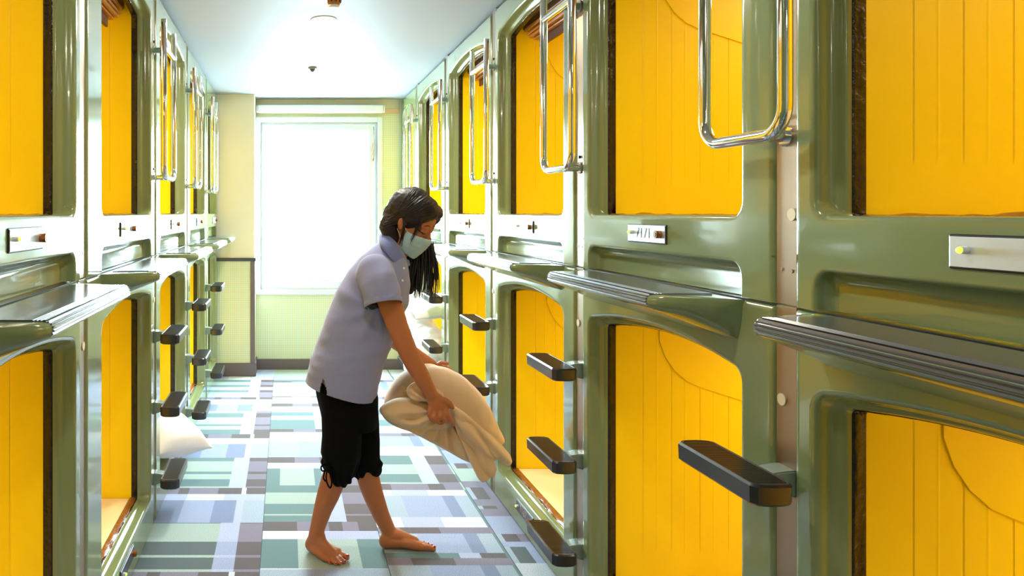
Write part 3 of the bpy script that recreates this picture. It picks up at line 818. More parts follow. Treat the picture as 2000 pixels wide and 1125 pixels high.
# head
ell(bm, hl(-.012, 0, .022), (.090*HS, .073*HS, .087*HS), HR)
ell(bm, hl(.028, 0, -.028), (.060*HS, .059*HS, .078*HS), HR)
ell(bm, hl(.034, 0, -.072), (.050*HS, .045*HS, .044*HS), HR)
ell(bm, hl(.062, 0, -.098), (.022, .024, .020), HR)
ell(bm, hl(.052, 0, .032), (.036, .056, .036), HR)
for s in (-1, 1):
    ell(bm, hl(.055, s*.032, -.032), (.024, .023, .026), HR)
    ell(bm, hl(.066, s*.032, .014), (.020, .026, .014), HR)
    ell(bm, hl(-.004, s*.073, -.010), (.016, .007, .029), HR)
    ell(bm, hl(-.012, s*.079, -.004), (.010, .005, .022), HR)
    ell(bm, hl(.071, s*.034, -.004), (.014, .018, .012), HR)
chain(bm, [(hl(.080, 0, .006), .0075), (hl(.091, 0, -.020), .0085), (hl(.096, 0, -.036), .0105)])
# neck and trunk
chain(bm, [(hl(-.022, 0, -.03), .056), (at(778, 480, 2.95), .055), (at(752, 508, 2.95), .066)])
chain(bm, [(at(742, 535, 2.95), .10), (at(710, 610, 2.95), .11), (at(684, 690, 2.95), .115), (at(676, 730, 2.95), .12)], 20)
chain(bm, [(at(746, 540, 2.84), .055), (at(762, 545, 3.07), .055)], 16)
# near (right) arm
RA = [(at(748, 545, 2.82), .052), (at(764, 600, 2.79), .045), (at(776, 636, 2.78), .041), (at(798, 690, 2.77), .0365), (at(806, 706, 2.77), .0365), (at(822, 734, 2.77), .033), (at(838, 762, 2.77), .0265), (at(842, 770, 2.77), .026)]
chain(bm, RA, 18)
# far (left) arm
LA = [(at(770, 550, 3.08), .050), (at(764, 600, 3.11), .043), (at(766, 650, 3.12), .038), (at(776, 668, 3.13), .036), (at(812, 694, 3.13), .030), (at(842, 712, 3.12), .024)]
chain(bm, LA, 16)
# legs
chain(bm, [(at(672, 735, 2.88), .095), (at(668, 810, 2.89), .078), (at(668, 880, 2.91), .054), (at(662, 905, 2.92), .050), (at(650, 940, 2.925), .049), (at(641, 966, 2.93), .0455), (at(631, 993, 2.935), .038), (at(621, 1028, 2.94), .031), (at(617, 1047, 2.945), .031)], 20)
chain(bm, [(at(690, 735, 3.02), .092), (at(704, 810, 3.01), .075), (at(708, 880, 3.0), .053), (at(712, 905, 3.0), .049), (at(722, 945, 3.0), .046), (at(731, 972, 3.0), .0415), (at(744, 1005, 3.0), .035), (at(757, 1032, 3.0), .0305), (at(762, 1045, 3.0), .0305)], 20)
# feet: (heel, arch, ball, toes) on the floor
def foot(heel, ank, ball_in, ball_out, toes):
    ell(bm, heel+Vector((0, 0, .030)), (.030, .027, .030))
    chain(bm, [(ank, .030), (heel+Vector((0, 0, .035)), .028)])
    mid = (ball_in+ball_out)/2
    ins = heel.lerp(mid, .45)
    chain(bm, [(ank, .031), (Vector((ins.x, ins.y, .050)), .026), (Vector((mid.x, mid.y, .026)), .020)])
    chain(bm, [(heel+Vector((0, 0, .026)), .026), (heel.lerp(ball_out, .5)+Vector((0, 0, .021)), .021), (ball_out+Vector((0, 0, .016)), .016)])
    chain(bm, [(heel+Vector((0, 0, .028)), .026), (heel.lerp(ball_in, .55)+Vector((0, 0, .030)), .020), (ball_in+Vector((0, 0, .019)), .0185)])
    chain(bm, [(ball_in+Vector((0, 0, .019)), .018), (mid+Vector((0, 0, .019)), .018), (ball_out+Vector((0, 0, .015)), .0155)])
    for k, tp in enumerate(toes):
        root = ball_in.lerp(ball_out, k/4)
        r = (.0112, .0078, .0074, .0070, .0068)[k]
        m_ = root.lerp(tp, .55)
        chain(bm, [(root+Vector((0, 0, .016)), r*1.35), (m_+Vector((0, 0, .0165)), r), (tp+Vector((0, 0, r+.0005)), r)], 10)
RT = [Vector((.244, 2.888, 0)), Vector((.232, 2.858, 0)), Vector((.215, 2.845, 0)), Vector((.195, 2.843, 0)), Vector((.174, 2.852, 0))]
LT = [Vector((.603, 2.962, 0)), Vector((.600, 2.992, 0)), Vector((.588, 3.010, 0)), Vector((.572, 3.024, 0)), Vector((.553, 3.034, 0))]
foot(Vector((.108, 2.962, 0)), at(620, 1044, 2.945), Vector((.208, 2.918, 0)), Vector((.157, 2.876, 0)), RT)
foot(Vector((.413, 2.992, 0)), at(763, 1043, 3.0), Vector((.543, 2.968, 0)), Vector((.520, 3.022, 0)), LT)
# right hand: palm, four curled fingers, thumb at the side
hY = 2.765
def fing(pts, r): chain(bm, [(at(x, y, Y), r*(1-.06*i)) for i, (x, y, Y) in enumerate(pts)], 10)
ell(bm, at(853, 788, hY), (.034, .0155, .044), Matrix.Rotation(math.radians(-24), 3, 'Y'))
ell(bm, at(864, 793, hY), (.022, .014, .030), Matrix.Rotation(math.radians(-30), 3, 'Y'))
fing([(840, 796, 2.765), (838, 808, 2.75), (843, 820, 2.755), (849, 824, 2.775)], .0098)
fing([(849, 804, 2.762), (849, 815, 2.745), (856, 825, 2.752), (863, 826, 2.775)], .0102)
fing([(860, 803, 2.76), (863, 813, 2.745), (868, 820, 2.750), (873, 823, 2.768)], .0104)
fing([(870, 797, 2.76), (874, 809, 2.747), (880, 819, 2.75), (884, 829, 2.762)], .0100)
ell(bm, at(868, 806, 2.765), (.013, .012, .016))
fing([(858, 778, 2.765), (871, 782, 2.755), (879, 788, 2.752), (884, 796, 2.76)], .0108)
# left hand, holding the far side of the pillow
ell(bm, at(858, 722, 3.12), (.040, .015, .026), Matrix.Rotation(math.radians(25), 3, 'Y'))
for k in range(4):
    fing([(868, 716+7*k, 3.12), (880, 722+7*k, 3.115), (889, 731+7*k, 3.10), (892, 741+6*k, 3.08)], .009)
fing([(850, 716, 3.12), (862, 708, 3.10), (874, 710, 3.09)], .010)
b = fuse(bm, .0042, 3, .5)
from mathutils.bvhtree import BVHTree
SKIN = BVHTree.FromBMesh(b)
body = Wo('body', b, M['skin'])

# nails
bm = bmesh.new()
for t, dr in ((RT, Vector((.75, -.6, 0))), (LT, Vector((1, -.05, 0)))):
    for k, tp in enumerate(t):
        r = (.0112, .0078, .0074, .0070, .0068)[k]
        ell(bm, tp+Vector((0, 0, r*1.75))+dr*.002, (r*.72, r*.62, r*.42), None, 10)
Wo('toenails', bm, M['nail'])

# face: lash lines, brows
def onface(y, z, lift):
    o_ = hl(.25, y*1.6, z); d_ = (hl(0, y*.75, z)-o_).normalized()
    h_ = SKIN.ray_cast(o_, d_, .4)
    return h_[0]-d_*lift if h_[0] else hl(.085, y, z)
for s in (-1, 1):
    bm = bmesh.new(); tube(bm, [onface(s*(.0385+t*.0150), -.0100+.0040*t*t+.0012*t, .0005) for t in (-1, -.6, -.2, .2, .6, 1)], [.0008, .0014, .0019, .0022, .0024, .0016], 6)
    Wo('eyelashes', bm, M['brow'])
    bm = bmesh.new(); tube(bm, [onface(s*(.036+u*.020), .0185+.0055*(1-u*u)-.001*u, .0004) for u in (-1, -.5, 0, .5, 1)], [.0014, .0026, .0026, .002, .001], 6)
    Wo('eyebrow', bm, M['brow'])

# mask with pleats, and its ear loops
bm = bmesh.new(); nu, nv = 48, 30; RAD = []
for j in range(nv+1):
    v = j/nv; rr = []
    for i in range(nu+1):
        a = math.radians(-84+168*i/nu); u = abs(-1+2*i/nu)
        z = -.026-.004*u**2-.006*math.exp(-(u/.12)**2)*0 + (-.102+.030*u**1.5)*v
        o_ = hl(.015+.25*math.cos(a), .25*math.sin(a), z); c_ = hl(.015, 0, z)
        hit = SKIN.ray_cast(o_, (c_-o_).normalized(), .25)
        r = (hit[0]-c_).length/HS if hit[0] else .05
        rr.append((r, a, z, u, v))
    RAD.append(rr)
def rad(j, i):
    return RAD[max(0, min(nv, j))][max(0, min(nu, i))][0]
for i in range(nu+1):      # cloth spans straight from nose to chin: upper hull down each column
    hull = []
    for j in range(nv+1):
        r, a, z, u, v = RAD[j][i]
        if j > 24 and r < RAD[24][i][0]*.8: r = RAD[24][i][0]*.92
        while len(hull) > 1 and (hull[-1][1]-hull[-2][1])*(j-hull[-2][0]) <= (r-hull[-2][1])*(hull[-1][0]-hull[-2][0]): hull.pop()
        hull.append((j, r))
    for (j0, r0), (j1, r1) in zip(hull, hull[1:]):
        for j in range(j0, j1+1):
            t = (j-j0)/(j1-j0); q = RAD[j][i]; RAD[j][i] = (r0+(r1-r0)*t+.006*math.sin(PI*j/nv)*(1-q[3]**2), *q[1:])
G = []
for j in range(nv+1):
    row_ = []
    for i in range(nu+1):
        r, a, z, u, v = RAD[j][i]
        best = max(rad(j+dj, i+di)*math.cos(math.radians(3.5*abs(di))*.55)-.0016*abs(dj)-.0009*abs(di) for dj in range(-5, 6) for di in range(-6, 7))
        avg = sum(rad(j+dj, i+di) for dj in (-2, 0, 2) for di in (-2, 0, 2))/9
        r = max(best*.75+avg*.25, r)+.0032+.0016*((v*4.2) % 1)*(1-u**4)
        row_.append(bm.verts.new(hl(.015+r*math.cos(a), r*math.sin(a), z)))
    G.append(row_)
for A, B in zip(G, G[1:]):
    for k in range(nu): bm.faces.new((A[k], A[k+1], B[k+1], B[k]))
mk = Wo('face_mask', bm, M['mask'])
so = mk.modifiers.new('thick', 'SOLIDIFY'); so.thickness = .0015
for s in (-1, 1):
    bm = bmesh.new()
    for z0_, z1_ in ((-.030, -.004), (-.094, -.035)):
        tube(bm, [hl(.030, s*.067 if z0_ > -.05 else s*.052, z0_), hl(.012, s*.0745 if z0_ > -.05 else s*.062, (z0_+z1_)/2), hl(-.010, s*.080, z1_)], .0011, 6)
    Wo('ear_loop', bm, M['elastic'])

# shirt
def sec(pa, pb, Y, hy, n=36, ex=2.3):
    a, b = at(*pa, Y), at(*pb, Y); c = (a+b)/2; ax = (b-a)/2; out = []
    for k in range(n):
        t = 2*PI*k/n; ct, st = math.cos(t), math.sin(t)
        u = math.copysign(abs(ct)**(2/ex), ct); w_ = math.copysign(abs(st)**(2/ex), st)
        out.append(c+ax*u+Vector((0, 1, 0))*hy*w_)
    return out
bm = bmesh.new()
S = [((757, 462), (786, 494), .062), ((733, 478), (796, 520), .105), ((706, 500), (801, 556), .135), ((682, 528), (796, 592), .140), ((660, 562), (783, 625), .142), ((645, 597), (771, 652), .146),
     ((633, 630), (762, 676), .152), ((620, 662), (753, 702), .163), ((609, 697), (744, 728), .170), ((600, 730), (738, 752), .178), ((594, 752), (735, 782), .184), ((592, 762), (735, 800), .185)]
loft(bm, [sec(a, b_, 2.95, hy) for a, b_, hy in S])
chain(bm, [(at(733, 534, 2.84), .074), (at(742, 556, 2.795), .073)], 24); tube(bm, [at(742, 556, 2.795), at(745, 575, 2.778), at(749, 594, 2.765)], [.074, .073, .0715], 28)
chain(bm, [(at(758, 545, 3.05), .078), (at(757, 570, 3.09), .074)], 24); tube(bm, [at(757, 570, 3.09), at(760, 605, 3.11)], [.074, .070], 24)
b = fuse(bm, .0055, 5, .5)
def plane_cut(b, p, nrm, pred):
    gf = [f for f in b.faces if pred(f.calc_center_median())]
    ge = list({e for f in gf for e in f.edges}); gv = list({v for f in gf for v in f.verts})
    bmesh.ops.bisect_plane(b, geom=gf+ge+gv, plane_co=p, plane_no=nrm, clear_outer=True, dist=1e-5)
for c0, c1, rr in ((at(745, 575, 2.778), at(749, 594, 2.765), .066), (at(757, 570, 3.09), at(760, 605, 3.11), .064)):
    dd = (c1-c0).normalized(); b.normal_update()
    kill = [f for f in b.faces if abs((f.calc_center_median()-c1).dot(dd)) < .012 and f.normal.dot(dd) > .8 and (f.calc_center_median()-c1).length < rr]
    bmesh.ops.delete(b, geom=kill, context='FACES')
h0, h1 = at(596, 744, 2.95), at(736, 771, 2.95)
hn = (h1-h0).cross(Vector((0, 1, 0))).normalized()
if hn.z > 0: hn = -hn
plane_cut(b, h0, hn, lambda c: c.z < 1.38-(690-CY)/F*2.95)
arm = at(735, 600, 2.80)
def fold(c):
    d_ = 0.0
    low = max(0, min(1, (1.02-c.z)/.2))
    d_ += .0055*nz(c, 7, 1, .6, 1.6)
    d_ += .0040*low*nz(c, 13, .7, .7, 2.2)
    r = math.hypot(c.x-arm.x, c.z-arm.z); an = math.atan2(c.z-arm.z, c.x-arm.x)
    if c.y < 2.93: d_ += .0032*math.sin(an*9+r*12)*math.exp(-((r-.09)/.07)**2)
    return d_
displace(b, fold)
# the hem sags a little at the near side and is slit behind the hip
for v in b.verts:
    if v.co.z < .72:
        k = min(1, (.72-v.co.z)/.12); v.co.z -= .018*k*math.exp(-((v.co.x-.27)/.09)**2)*(1 if v.co.y < 2.95 else .4)
kill = [f for f in b.faces if f.calc_center_median().y < 2.86 and abs(f.calc_center_median().x-at(631, 750, 2.80).x) < .012*max(0, min(1, (at(631, 738, 2.80).z-f.calc_center_median().z)/.04))]
bmesh.ops.delete(b, geom=kill, context='FACES')
sh = Wo('polo_shirt', b, M['shirt'])
so = sh.modifiers.new('thick', 'SOLIDIFY'); so.thickness = .003; so.offset = -1
bm = bmesh.new()      # stitched band of the near sleeve
ca, cb = at(747.5, 586, 2.771), at(749.3, 596, 2.764)
tube(bm, [ca, ca.lerp(cb, .12), ca.lerp(cb, .9), cb], [.0722, .0740, .0732, .0712], 40, cap=False)
Wo('sleeve_hem', bm, M['shirt'])
# collar: folded band round the neck opening
bm = bmesh.new()
up = [(750, 456, 2.955), (757, 460, 2.90), (768, 468, 2.868), (780, 482, 2.868), (789, 496, 2.893), (795, 507, 2.935), (798, 508, 2.965), (797, 497, 2.995), (790, 482, 3.02), (776, 466, 3.02), (762, 458, 3.0), (752, 456, 2.97)]
lo = [(741, 470, 2.955), (744, 480, 2.87), (754, 494, 2.835), (766, 510, 2.832), (778, 523, 2.855), (792, 520, 2.92), (800, 518, 2.975), (806, 520, 3.01), (797, 500, 3.05), (778, 480, 3.06), (757, 470, 3.03), (744, 468, 2.98)]
def interp(L, n):
    out = []; N = len(L)
    for i in range(N*n):
        k = i//n; t = (i % n)/n; p = [Vector(at(*L[(k+q) % N])) for q in (-1, 0, 1, 2)]
        out.append(.5*((2*p[1])+(-p[0]+p[2])*t+(2*p[0]-5*p[1]+4*p[2]-p[3])*t*t+(-p[0]+3*p[1]-3*p[2]+p[3])*t**3))
    return out
U_, L_ = interp(up, 5), interp(lo, 5)
R = []
for j in range(5):
    t = j/4; R.append([bm.verts.new(a.lerp(b_, t)+(a-at(775, 480, 2.95)).normalized()*.010*math.sin(t*PI)) for a, b_ in zip(U_, L_)])
for A, B in zip(R, R[1:]):
    for k in range(len(A)):
        bm.faces.new((A[k], A[(k+1) % len(A)], B[(k+1) % len(A)], B[k]))
co = Wo('shirt_collar', bm, M['collar'])
so = co.modifiers.new('thick', 'SOLIDIFY'); so.thickness = .004; so.offset = 0
for x, y in ((789, 524), (786, 548)):
    bm = bmesh.new(); ell(bm, at(x, y, 2.845 if y < 530 else 2.83), (.0045, .003, .0045), None, 12); Wo('shirt_button', bm, M['white_plastic'])

# trousers
bm = bmesh.new()
loft(bm, [sec(a, b_, Y, hy) for a, b_, Y, hy in (((628, 700), (728, 715), 2.95, .14), ((614, 742), (735, 750), 2.95, .155), ((617, 772), (738, 775), 2.95, .160), ((624, 800), (738, 805), 2.95, .150), ((630, 830), (736, 832), 2.95, .12))])
loft(bm, [sec(a, b_, Y, hy) for a, b_, Y, hy in (((620, 760), (706, 765), 2.885, .085), ((627, 800), (707, 805), 2.885, .083), ((629, 850), (706, 855), 2.885, .078), ((627, 885), (704, 890), 2.89, .072), ((633, 900), (700, 906), 2.90, .066), ((636, 912), (694, 922), 2.905, .060))])
ell(bm, at(667, 915, 2.90), (.056, .058, .074)); ell(bm, at(655, 905, 2.90), (.052, .055, .040)); ell(bm, at(640, 903, 2.895), (.026, .04, .018))
loft(bm, [sec(a, b_, Y, hy) for a, b_, Y, hy in (((665, 760), (735, 765), 3.01, .08), ((672, 800), (739, 805), 3.01, .08), ((680, 850), (742, 855), 3.01, .075), ((684, 885), (742, 890), 3.005, .07), ((688, 912), (743, 918), 3.0, .062))])
ell(bm, at(704, 915, 3.0), (.034, .05, .044)); ell(bm, at(730, 916, 2.99), (.033, .05, .030)); ell(bm, at(741, 906, 2.98), (.014, .03, .014))
b = fuse(bm, .005, 4, .5)
def tf(c):
    k = max(0, min(1, (.50-c.z)/.15))
    return .003*nz(c, 9, 1, 1, .5)+k*.0035*math.sin(math.atan2(c.y-2.95, c.x-.25)*16+nz(c, 12)*3)
displace(b, tf)
tw = Wo('cropped_trousers', b, M['trouser'])
# drawstring bow at the near hem
bm = bmesh.new()
k0 = at(640, 912, 2.845)
for pts in ([(640, 912), (632, 908), (627, 913), (630, 920), (638, 916)], [(640, 914), (637, 930), (639, 944), (645, 953), (648, 940), (643, 920)], [(640, 914), (634, 922), (632, 934), (636, 940)], [(641, 913), (650, 906), (655, 912), (646, 917)]):
    P_ = [at(x, y, 2.846-.004*(i % 2)) for i, (x, y) in enumerate(pts)]
    n_ = len(P_); Q_ = []
    for i in range(n_-1):
        a_, b_, c_, d_ = P_[max(i-1, 0)], P_[i], P_[i+1], P_[min(i+2, n_-1)]
        for t in (0, .25, .5, .75): Q_.append(.5*(2*b_+(c_-a_)*t+(2*a_-5*b_+4*c_-d_)*t*t+(3*b_-a_-3*c_+d_)*t**3))
    tube(bm, Q_+[P_[-1]], .0032, 8)
ell(bm, k0, (.010, .009, .010), None, 12)
Wo('drawstring', bm, M['trouser'], None)

# hair
bm = bmesh.new()
ell(bm, hl(-.020, 0, .032), (.098*HS, .083*HS, .094*HS), HR)
ell(bm, hl(.020, -.012, .072), (.066, .070, .048), HR)
ell(bm, hl(-.060, 0, -.010), (.060, .070, .066), HR)
ell(bm, hl(.050, .030, .066), (.044, .052, .030), HR)
for y, z, r in ((-.070, .030, .028), (-.074, .044, .024)): ell(bm, hl(.012, y, z), (.05, .015, r), HR)
# low twisted knot behind the ear and down to the collar
chain(bm, [(at(764, 432, 2.93), .040), (at(762, 446, 2.92), .042), (at(766, 462, 2.915), .033), (at(775, 478, 2.925), .022)], 18)
chain(bm, [(at(772, 402, 2.95), .03), (at(768, 418, 2.94), .034)], 16)
# fringe swept from the parting down across the temple
chain(bm, [(hl(.060, .03, .076), .022), (hl(.068, -.012, .064), .020), (hl(.058, -.046, .046), .018), (hl(.030, -.068, .022), .014)], 14)
chain(bm, [(hl(.072, .03, .066), .016), (hl(.074, .050, .040), .012), (hl(.062, .064, .010), .008)], 12)
b = fuse(bm, .0042, 3, .5)
displace(b, lambda c: .0016*nz(HR.inverted() @ (c-HC), 90, .35, 1, 1.3)+.003*nz(c, 24, .6, 1, 1))
CAP = BVHTree.FromBMesh(b)
rnd = random.Random(3)
# loose locks: over the ear and temple, and the long tail hanging down beyond the far shoulder
def bez(a, b_, c, d_, n=9):
    return [a*(1-t)**3+b_*3*t*(1-t)**2+c*3*t*t*(1-t)+d_*t**3 for t in [i/n for i in range(n+1)]]
def lock(pts, r0, r1, n=6):
    N = len(pts); tube(b, pts, [r0+(r1-r0)*(i/(N-1))**1.3 if i else r0*.5 for i in range(N)], n)
def comb(p0, p1, p2, p3, r):
    out = []
    for q in bez(p0, p1, p2, p3, 12):
        c_ = hl(-.015, 0, .02); o_ = c_+(q-c_).normalized()*.3
        h_ = CAP.ray_cast(o_, (c_-o_).normalized(), .3)
        out.append((h_[0]+(o_-c_).normalized()*r*.25) if h_[0] else q)
    out[-1] = out[-1].lerp(hl(-.015, 0, 0), .12)
    tube(b, out, [r*.3]+[r]*10+[r*.6, r*.2], 5)
for k in range(120):
    t = rnd.random(); s = rnd.random()
    p0 = hl(.075-.13*t, .030-.01*t+rnd.uniform(-.004, .004), .10)
    e = hl(-.075+rnd.uniform(-.008, .008), -.035+rnd.uniform(-.015, .015), -.035+rnd.uniform(-.025, .01))
    comb(p0, hl(.080-.10*t, -.06, .075-.03*s), hl(.01-.05*t, -.10, .03-.03*s), e, rnd.uniform(.0016, .0034))
for k in range(26):
    t = rnd.random()
    comb(hl(.06-.10*t, .035, .10), hl(.085-.1*t, .06, .08), hl(.06-.09*t, .09, .04), hl(-.05, .07, -.02), rnd.uniform(.0016, .003))
for k in range(10):
    j = k/9
    a = hl(.052-.03*j, -.066, .046); e = at(800+j*10+rnd.uniform(-2, 2), 476-22*j, 2.862)
    lock(bez(a, a+Vector((-.004, -.012, -.03)), e+Vector((.012, -.004, .03)), e), .0024, .0006)
for k in range(9):
    a = hl(.0-.004*k*.3, -.079, .01); e = at(782+rnd.uniform(-3, 3), 476+rnd.uniform(-8, 6), 2.865)
    lock(bez(a, a+Vector((.006, -.012, -.02)), e+Vector((.004, -.008, .03)), e), .0026, .0008)
ell(b, at(803, 520, 3.0), (.042, .035, .085)); ell(b, at(799, 540, 3.0), (.036, .035, .075))
for k in range(120):
    u = rnd.random(); w_ = rnd.random()
    a = at(800+46*u**1.2, 494-20*u+rnd.uniform(-6, 8), 2.965+.07*w_)
    e = at(781+70*u+rnd.uniform(-5, 5), 577+rnd.uniform(-26, 16)*(.5+.5*u)+6*math.sin(u*17), 2.94+.10*w_)
    m1 = a+Vector((.008, .0, -.06)); m2 = e+Vector((rnd.uniform(-.012, .026), 0, .06))
    lock(bez(a, m1, m2, e), rnd.uniform(.0045, .0085)*(1.15-.5*u), .0008)
for k in range(14):
    u = rnd.random(); a = at(838+6*u, 468+8*u, 2.99); e = at(846+rnd.uniform(-6, 12), 560+rnd.uniform(-25, 26), 2.99)
    lock(bez(a, a+Vector((.012, 0, -.05)), e+Vector((.014, 0, .06)), e), .0032, .0005, 5)
for pts in ([(852, 410), (862, 428), (864, 442), (856, 452)], [(771, 392), (762, 398), (755, 402), (748, 410)], [(775, 388), (765, 392), (758, 400), (752, 406)], [(858, 414), (866, 424), (868, 440), (866, 450)]):
    P_ = [at(x, y, 2.93) for x, y in pts]; lock(bez(*P_), .0015, .0005, 5)
ha = Wo('hair', b, M['hair'])

# ---------------------------------------------------------------- bedding
M['sheet'] = mat('white_cotton_yellow_lit', srgb(226, 192, 150), 0.85, sheen=.3, bump=(26, .3, .005))  # white cotton; the yellow light on it is tinted into the base colour
M['cotton'] = mat('white_cotton_bedding', srgb(242, 240, 238), 0.85, sheen=.3, bump=(26, .3, .005))
RY = lambda d: Matrix.Rotation(math.radians(d), 3, 'Y')
# pillow carried by the woman
def puff(bm, pts, Y, th, soft=1.0, n=64):
    """puffed cushion whose outline at its middle depth is the closed curve through pts"""
    ctl = [at(x, y, Y) for x, y in pts]; N = len(ctl); cur = []
    for i in range(n):
        f_ = i*N/n; k = int(f_); t = f_-k; p = [ctl[(k+q) % N] for q in (-1, 0, 1, 2)]
        cur.append(.5*((2*p[1])+(-p[0]+p[2])*t+(2*p[0]-5*p[1]+4*p[2]-p[3])*t*t+(-p[0]+3*p[1]-3*p[2]+p[3])*t**3))
    c = sum(cur, Vector())/n; rings = []
    for i in range(1, 16):
        a = -PI/2+PI*i/16; s = math.cos(a)**.62; rings.append([c+(q-c)*s+Vector((0, th/2*math.sin(a), 0)) for q in cur])
    loft(bm, rings)
bm = bmesh.new()
puff(bm, [(806, 748), (822, 726), (852, 715), (903, 734), (944, 774), (968, 825), (985, 856), (976, 867), (948, 862), (900, 838), (852, 806), (816, 778)], 2.96, .25)
b = fuse(bm, .006, 8, .5)
displace(b, lambda c: .006*nz(c, 8, 1, 1, 1)+.0025*nz(c, 22, 1.6, 1, .8))
pw = obj('pillow', b, M['sheet'], smooth=True)
tag(pw, 'plump yellow-lit white pillow held against the folded duvet by the bending person', 'pillow')
# duvet folded under and round the pillow
bm = bmesh.new()
puff(bm, [(756, 800), (751, 784), (763, 757), (784, 733), (810, 718), (848, 712), (868, 735), (835, 785), (790, 806)], 3.03, .20)
puff(bm, [(741, 804), (750, 790), (776, 779), (806, 779), (842, 788), (872, 806), (884, 828), (852, 836), (800, 830), (762, 822)], 2.87, .13)
puff(bm, [(744, 806), (760, 800), (800, 800), (850, 808), (890, 826), (925, 850), (938, 880), (932, 904), (905, 897), (868, 876), (828, 855), (790, 836), (758, 824)], 2.92, .15)
puff(bm, [(794, 765), (800, 752), (818, 746), (850, 758), (868, 772), (850, 784), (815, 782), (800, 778)], 2.83, .07)
b = fuse(bm, .006, 6, .5)
def front(bm, fn):
    bm.normal_update()
    mv = [(v, v.normal.y*fn(v.co)) for v in bm.verts]
    for v, d in mv: v.co.y += d
hp = at(872, 800, 2.86)
def df(c):
    r = math.hypot(c.x-hp.x, c.z-hp.z); an = math.atan2(c.z-hp.z, c.x-hp.x)
    d_ = .007*nz(c, 8, 1, 1, 1)
    if c.z < hp.z+.01: d_ += .012*math.sin(an*15+1.5*nz(c, 6))*math.exp(-((r-.13)/.10)**2)
    d_ += .0012*nz(c, 40)
    top = math.exp(-((c.x-.50)/.05)**2)*(c.z > .66)
    d_ += .008*top*math.sin((c.z+c.x*.5)*190)
    d_ += .012*math.sin((c.z*.9+c.x*.25)*95)*math.exp(-((c.x-.50)/.055)**2)*math.exp(-((c.z-.585)/.03)**2)
    return d_
front(b, df)
dv = obj('duvet', b, M['sheet'], smooth=True)
tag(dv, 'yellow-lit white folded duvet gathered beneath the pillow in the hands of the person', 'duvet')
# sheet bunched in the hand with twisted folds and a hanging corner
bm = bmesh.new()
Y0 = 2.80
chain(bm, [(at(884, 797, Y0), .012), (at(900, 812, Y0), .020), (at(925, 838, Y0+.02), .026), (at(952, 864, Y0+.03), .027), (at(978, 888, Y0+.04), .024), (at(990, 900, Y0+.04), .019)], 14)
chain(bm, [(at(888, 800, Y0-.01), .010), (at(898, 822, Y0-.01), .018), (at(920, 850, Y0), .021), (at(945, 876, Y0+.01), .018), (at(966, 893, Y0+.02), .013)], 14)
def slab(pts, Y, th):
    fr = [at(x, y, Y) for x, y in pts]; bk = [p+Vector((0, th, 0)) for p in fr]
    A = [bm.verts.new(p) for p in fr]; B = [bm.verts.new(p) for p in bk]; n = len(A)
    for k in range(n): bm.faces.new((A[k], A[(k+1) % n], B[(k+1) % n], B[k]))
    bm.faces.new(A[::-1]); bm.faces.new(B)
slab([(884, 796), (886, 820), (896, 850), (909, 880), (924, 912), (936, 938), (943, 943), (966, 932), (971, 915), (960, 890), (940, 862), (915, 832), (896, 806)], Y0+.012, .040)
slab([(905, 815), (940, 862), (968, 884), (990, 908), (1000, 900), (998, 890), (975, 862), (950, 842), (920, 818)], Y0+.035, .045)
b = fuse(bm, .0038, 5, .5)
ax = (at(990, 900, Y0)-at(884, 797, Y0)).normalized(); o0 = at(884, 797, Y0)
def tf2(c):
    q = c-o0; al = q.dot(ax); pe = (q-ax*al); pz = pe.z+pe.x*.2
    env = min(1, al/.06) if al > 0 else 0
    return .016*env*(abs(math.sin(pz*62+al*5+1.6*nz(c, 9)))-.55)+.005*nz(c, 16)
front(b, tf2)
st = obj('bed_sheet', b, M['sheet'], smooth=True)
tag(st, 'yellow-lit white bed sheet gripped in the right hand, its twisted folds and corner hanging down', 'sheet')

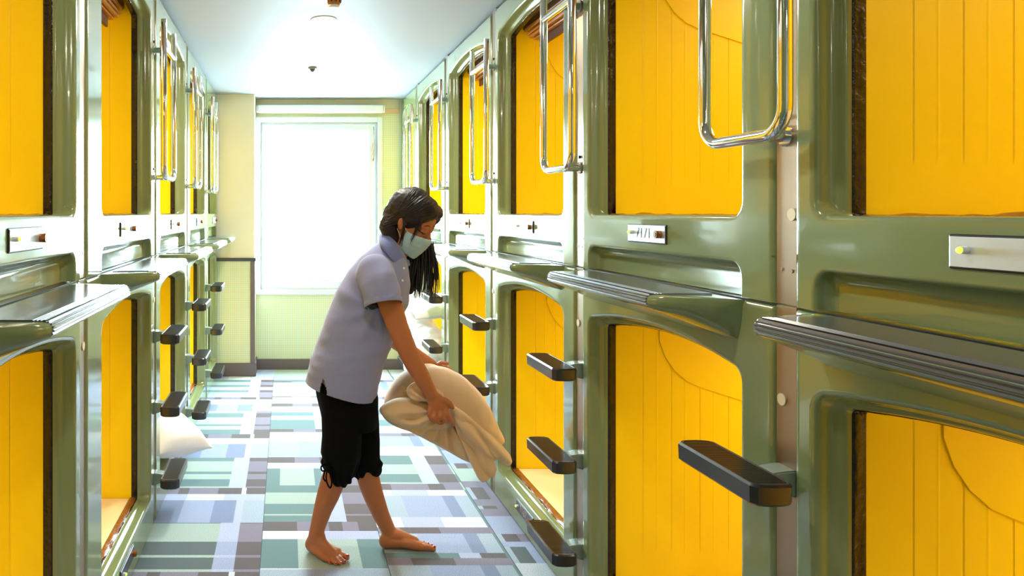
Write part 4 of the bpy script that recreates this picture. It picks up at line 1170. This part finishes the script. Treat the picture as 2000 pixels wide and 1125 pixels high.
def cushion(name, c, ex, ey, ez, size, m, label, cat, group=None, seed=0, th=.5):
    """soft pillow: pinched corners, domed middle. ex/ey span its plane, ez its thickness"""
    bm = bmesh.new(); n = 26; G0, G1 = [], []
    for i in range(n+1):
        r0, r1 = [], []
        for j in range(n+1):
            u, v = -1+2*i/n, -1+2*j/n
            k = (max(0, 1-abs(u)**2.6)*max(0, 1-abs(v)**2.6))**.55
            pin = 1-.10*(1-abs(v)**2)*abs(u)**6; pin2 = 1-.10*(1-abs(u)**2)*abs(v)**6
            pos = ex*(u*size[0]*pin)+ey*(v*size[1]*pin2)
            wr = .010*noise.noise(Vector((u*2.2+seed, v*2.2, seed)))+.005*noise.noise(Vector((u*7+seed, v*4, seed)))*(abs(u*v))
            r0.append(bm.verts.new(pos+ez*(size[2]*k+wr*k+.003))); r1.append(bm.verts.new(pos-ez*(size[2]*k*th-wr*k+.003)))
        G0.append(r0); G1.append(r1)
    for i in range(n):
        for j in range(n):
            bm.faces.new((G0[i][j], G0[i+1][j], G0[i+1][j+1], G0[i][j+1])); bm.faces.new((G1[i][j], G1[i][j+1], G1[i+1][j+1], G1[i+1][j]))
    for i in range(n):
        for a, b_, c_, d_ in ((G0[i][0], G1[i][0], G1[i+1][0], G0[i+1][0]), (G0[i][n], G0[i+1][n], G1[i+1][n], G1[i][n]), (G0[0][i], G0[0][i+1], G1[0][i+1], G1[0][i]), (G0[n][i], G1[n][i], G1[n][i+1], G0[n][i+1])):
            bm.faces.new((a, b_, c_, d_))
    o = obj(name, bm, m, smooth=True); o.location = c
    return tag(o, label, cat, group)
# pillow leaning out of a lower capsule on the left
ex = Vector((1, .06, -.40)).normalized(); ey = Vector((-.03, 1, .05)).normalized(); ez = ex.cross(ey).normalized()
if ez.z < 0: ez = -ez
ex, ey = ex*.80+ey*(-.60), ex*.60+ey*.80
cushion('pillow', Vector((-.665, 3.70, .29)), ex, ey, ez, (.24, .20, .10), M['cotton'], 'white pillow leaning out of a lower left capsule, its corner sticking into the aisle', 'pillow', seed=4, th=.9)
# bedding piled on the sill of a lower capsule on the right
def soft(name, parts, label, cat, seed, amp=.010):
    bm = bmesh.new()
    for c, r, rot in parts: ell(bm, c, r, rot)
    b = fuse(bm, .008, 6, .5)
    displace(b, lambda c: amp*nz(c+Vector((seed, 0, 0)), 7)+amp*.45*nz(c, 19, .6, 1, 2))
    return tag(obj(name, b, M['cotton'], smooth=True), label, cat)
soft('duvet', [(Vector((1.02, 5.15, .43)), (.16, .27, .15), None), (Vector((.93, 5.15, .30)), (.09, .25, .16), None), (Vector((1.25, 5.15, .33)), (.30, .30, .16), None), (Vector((.955, 5.36, .66)), (.085, .15, .16), None), (Vector((.98, 5.3, .48)), (.12, .2, .18), None)], 'white crumpled duvet spilling over the sill of a lower capsule behind the arms', 'duvet', 2, .016)
ex = Vector((1, 0, .12)).normalized(); ey = Vector((0, 1, .04)).normalized(); ez = ex.cross(ey)
cushion('pillow', Vector((1.13, 5.10, .72)), ex, ey, ez, (.27, .28, .085), M['cotton'], 'white pillow lying on top of the crumpled duvet in a right-hand lower capsule', 'pillow', seed=9)
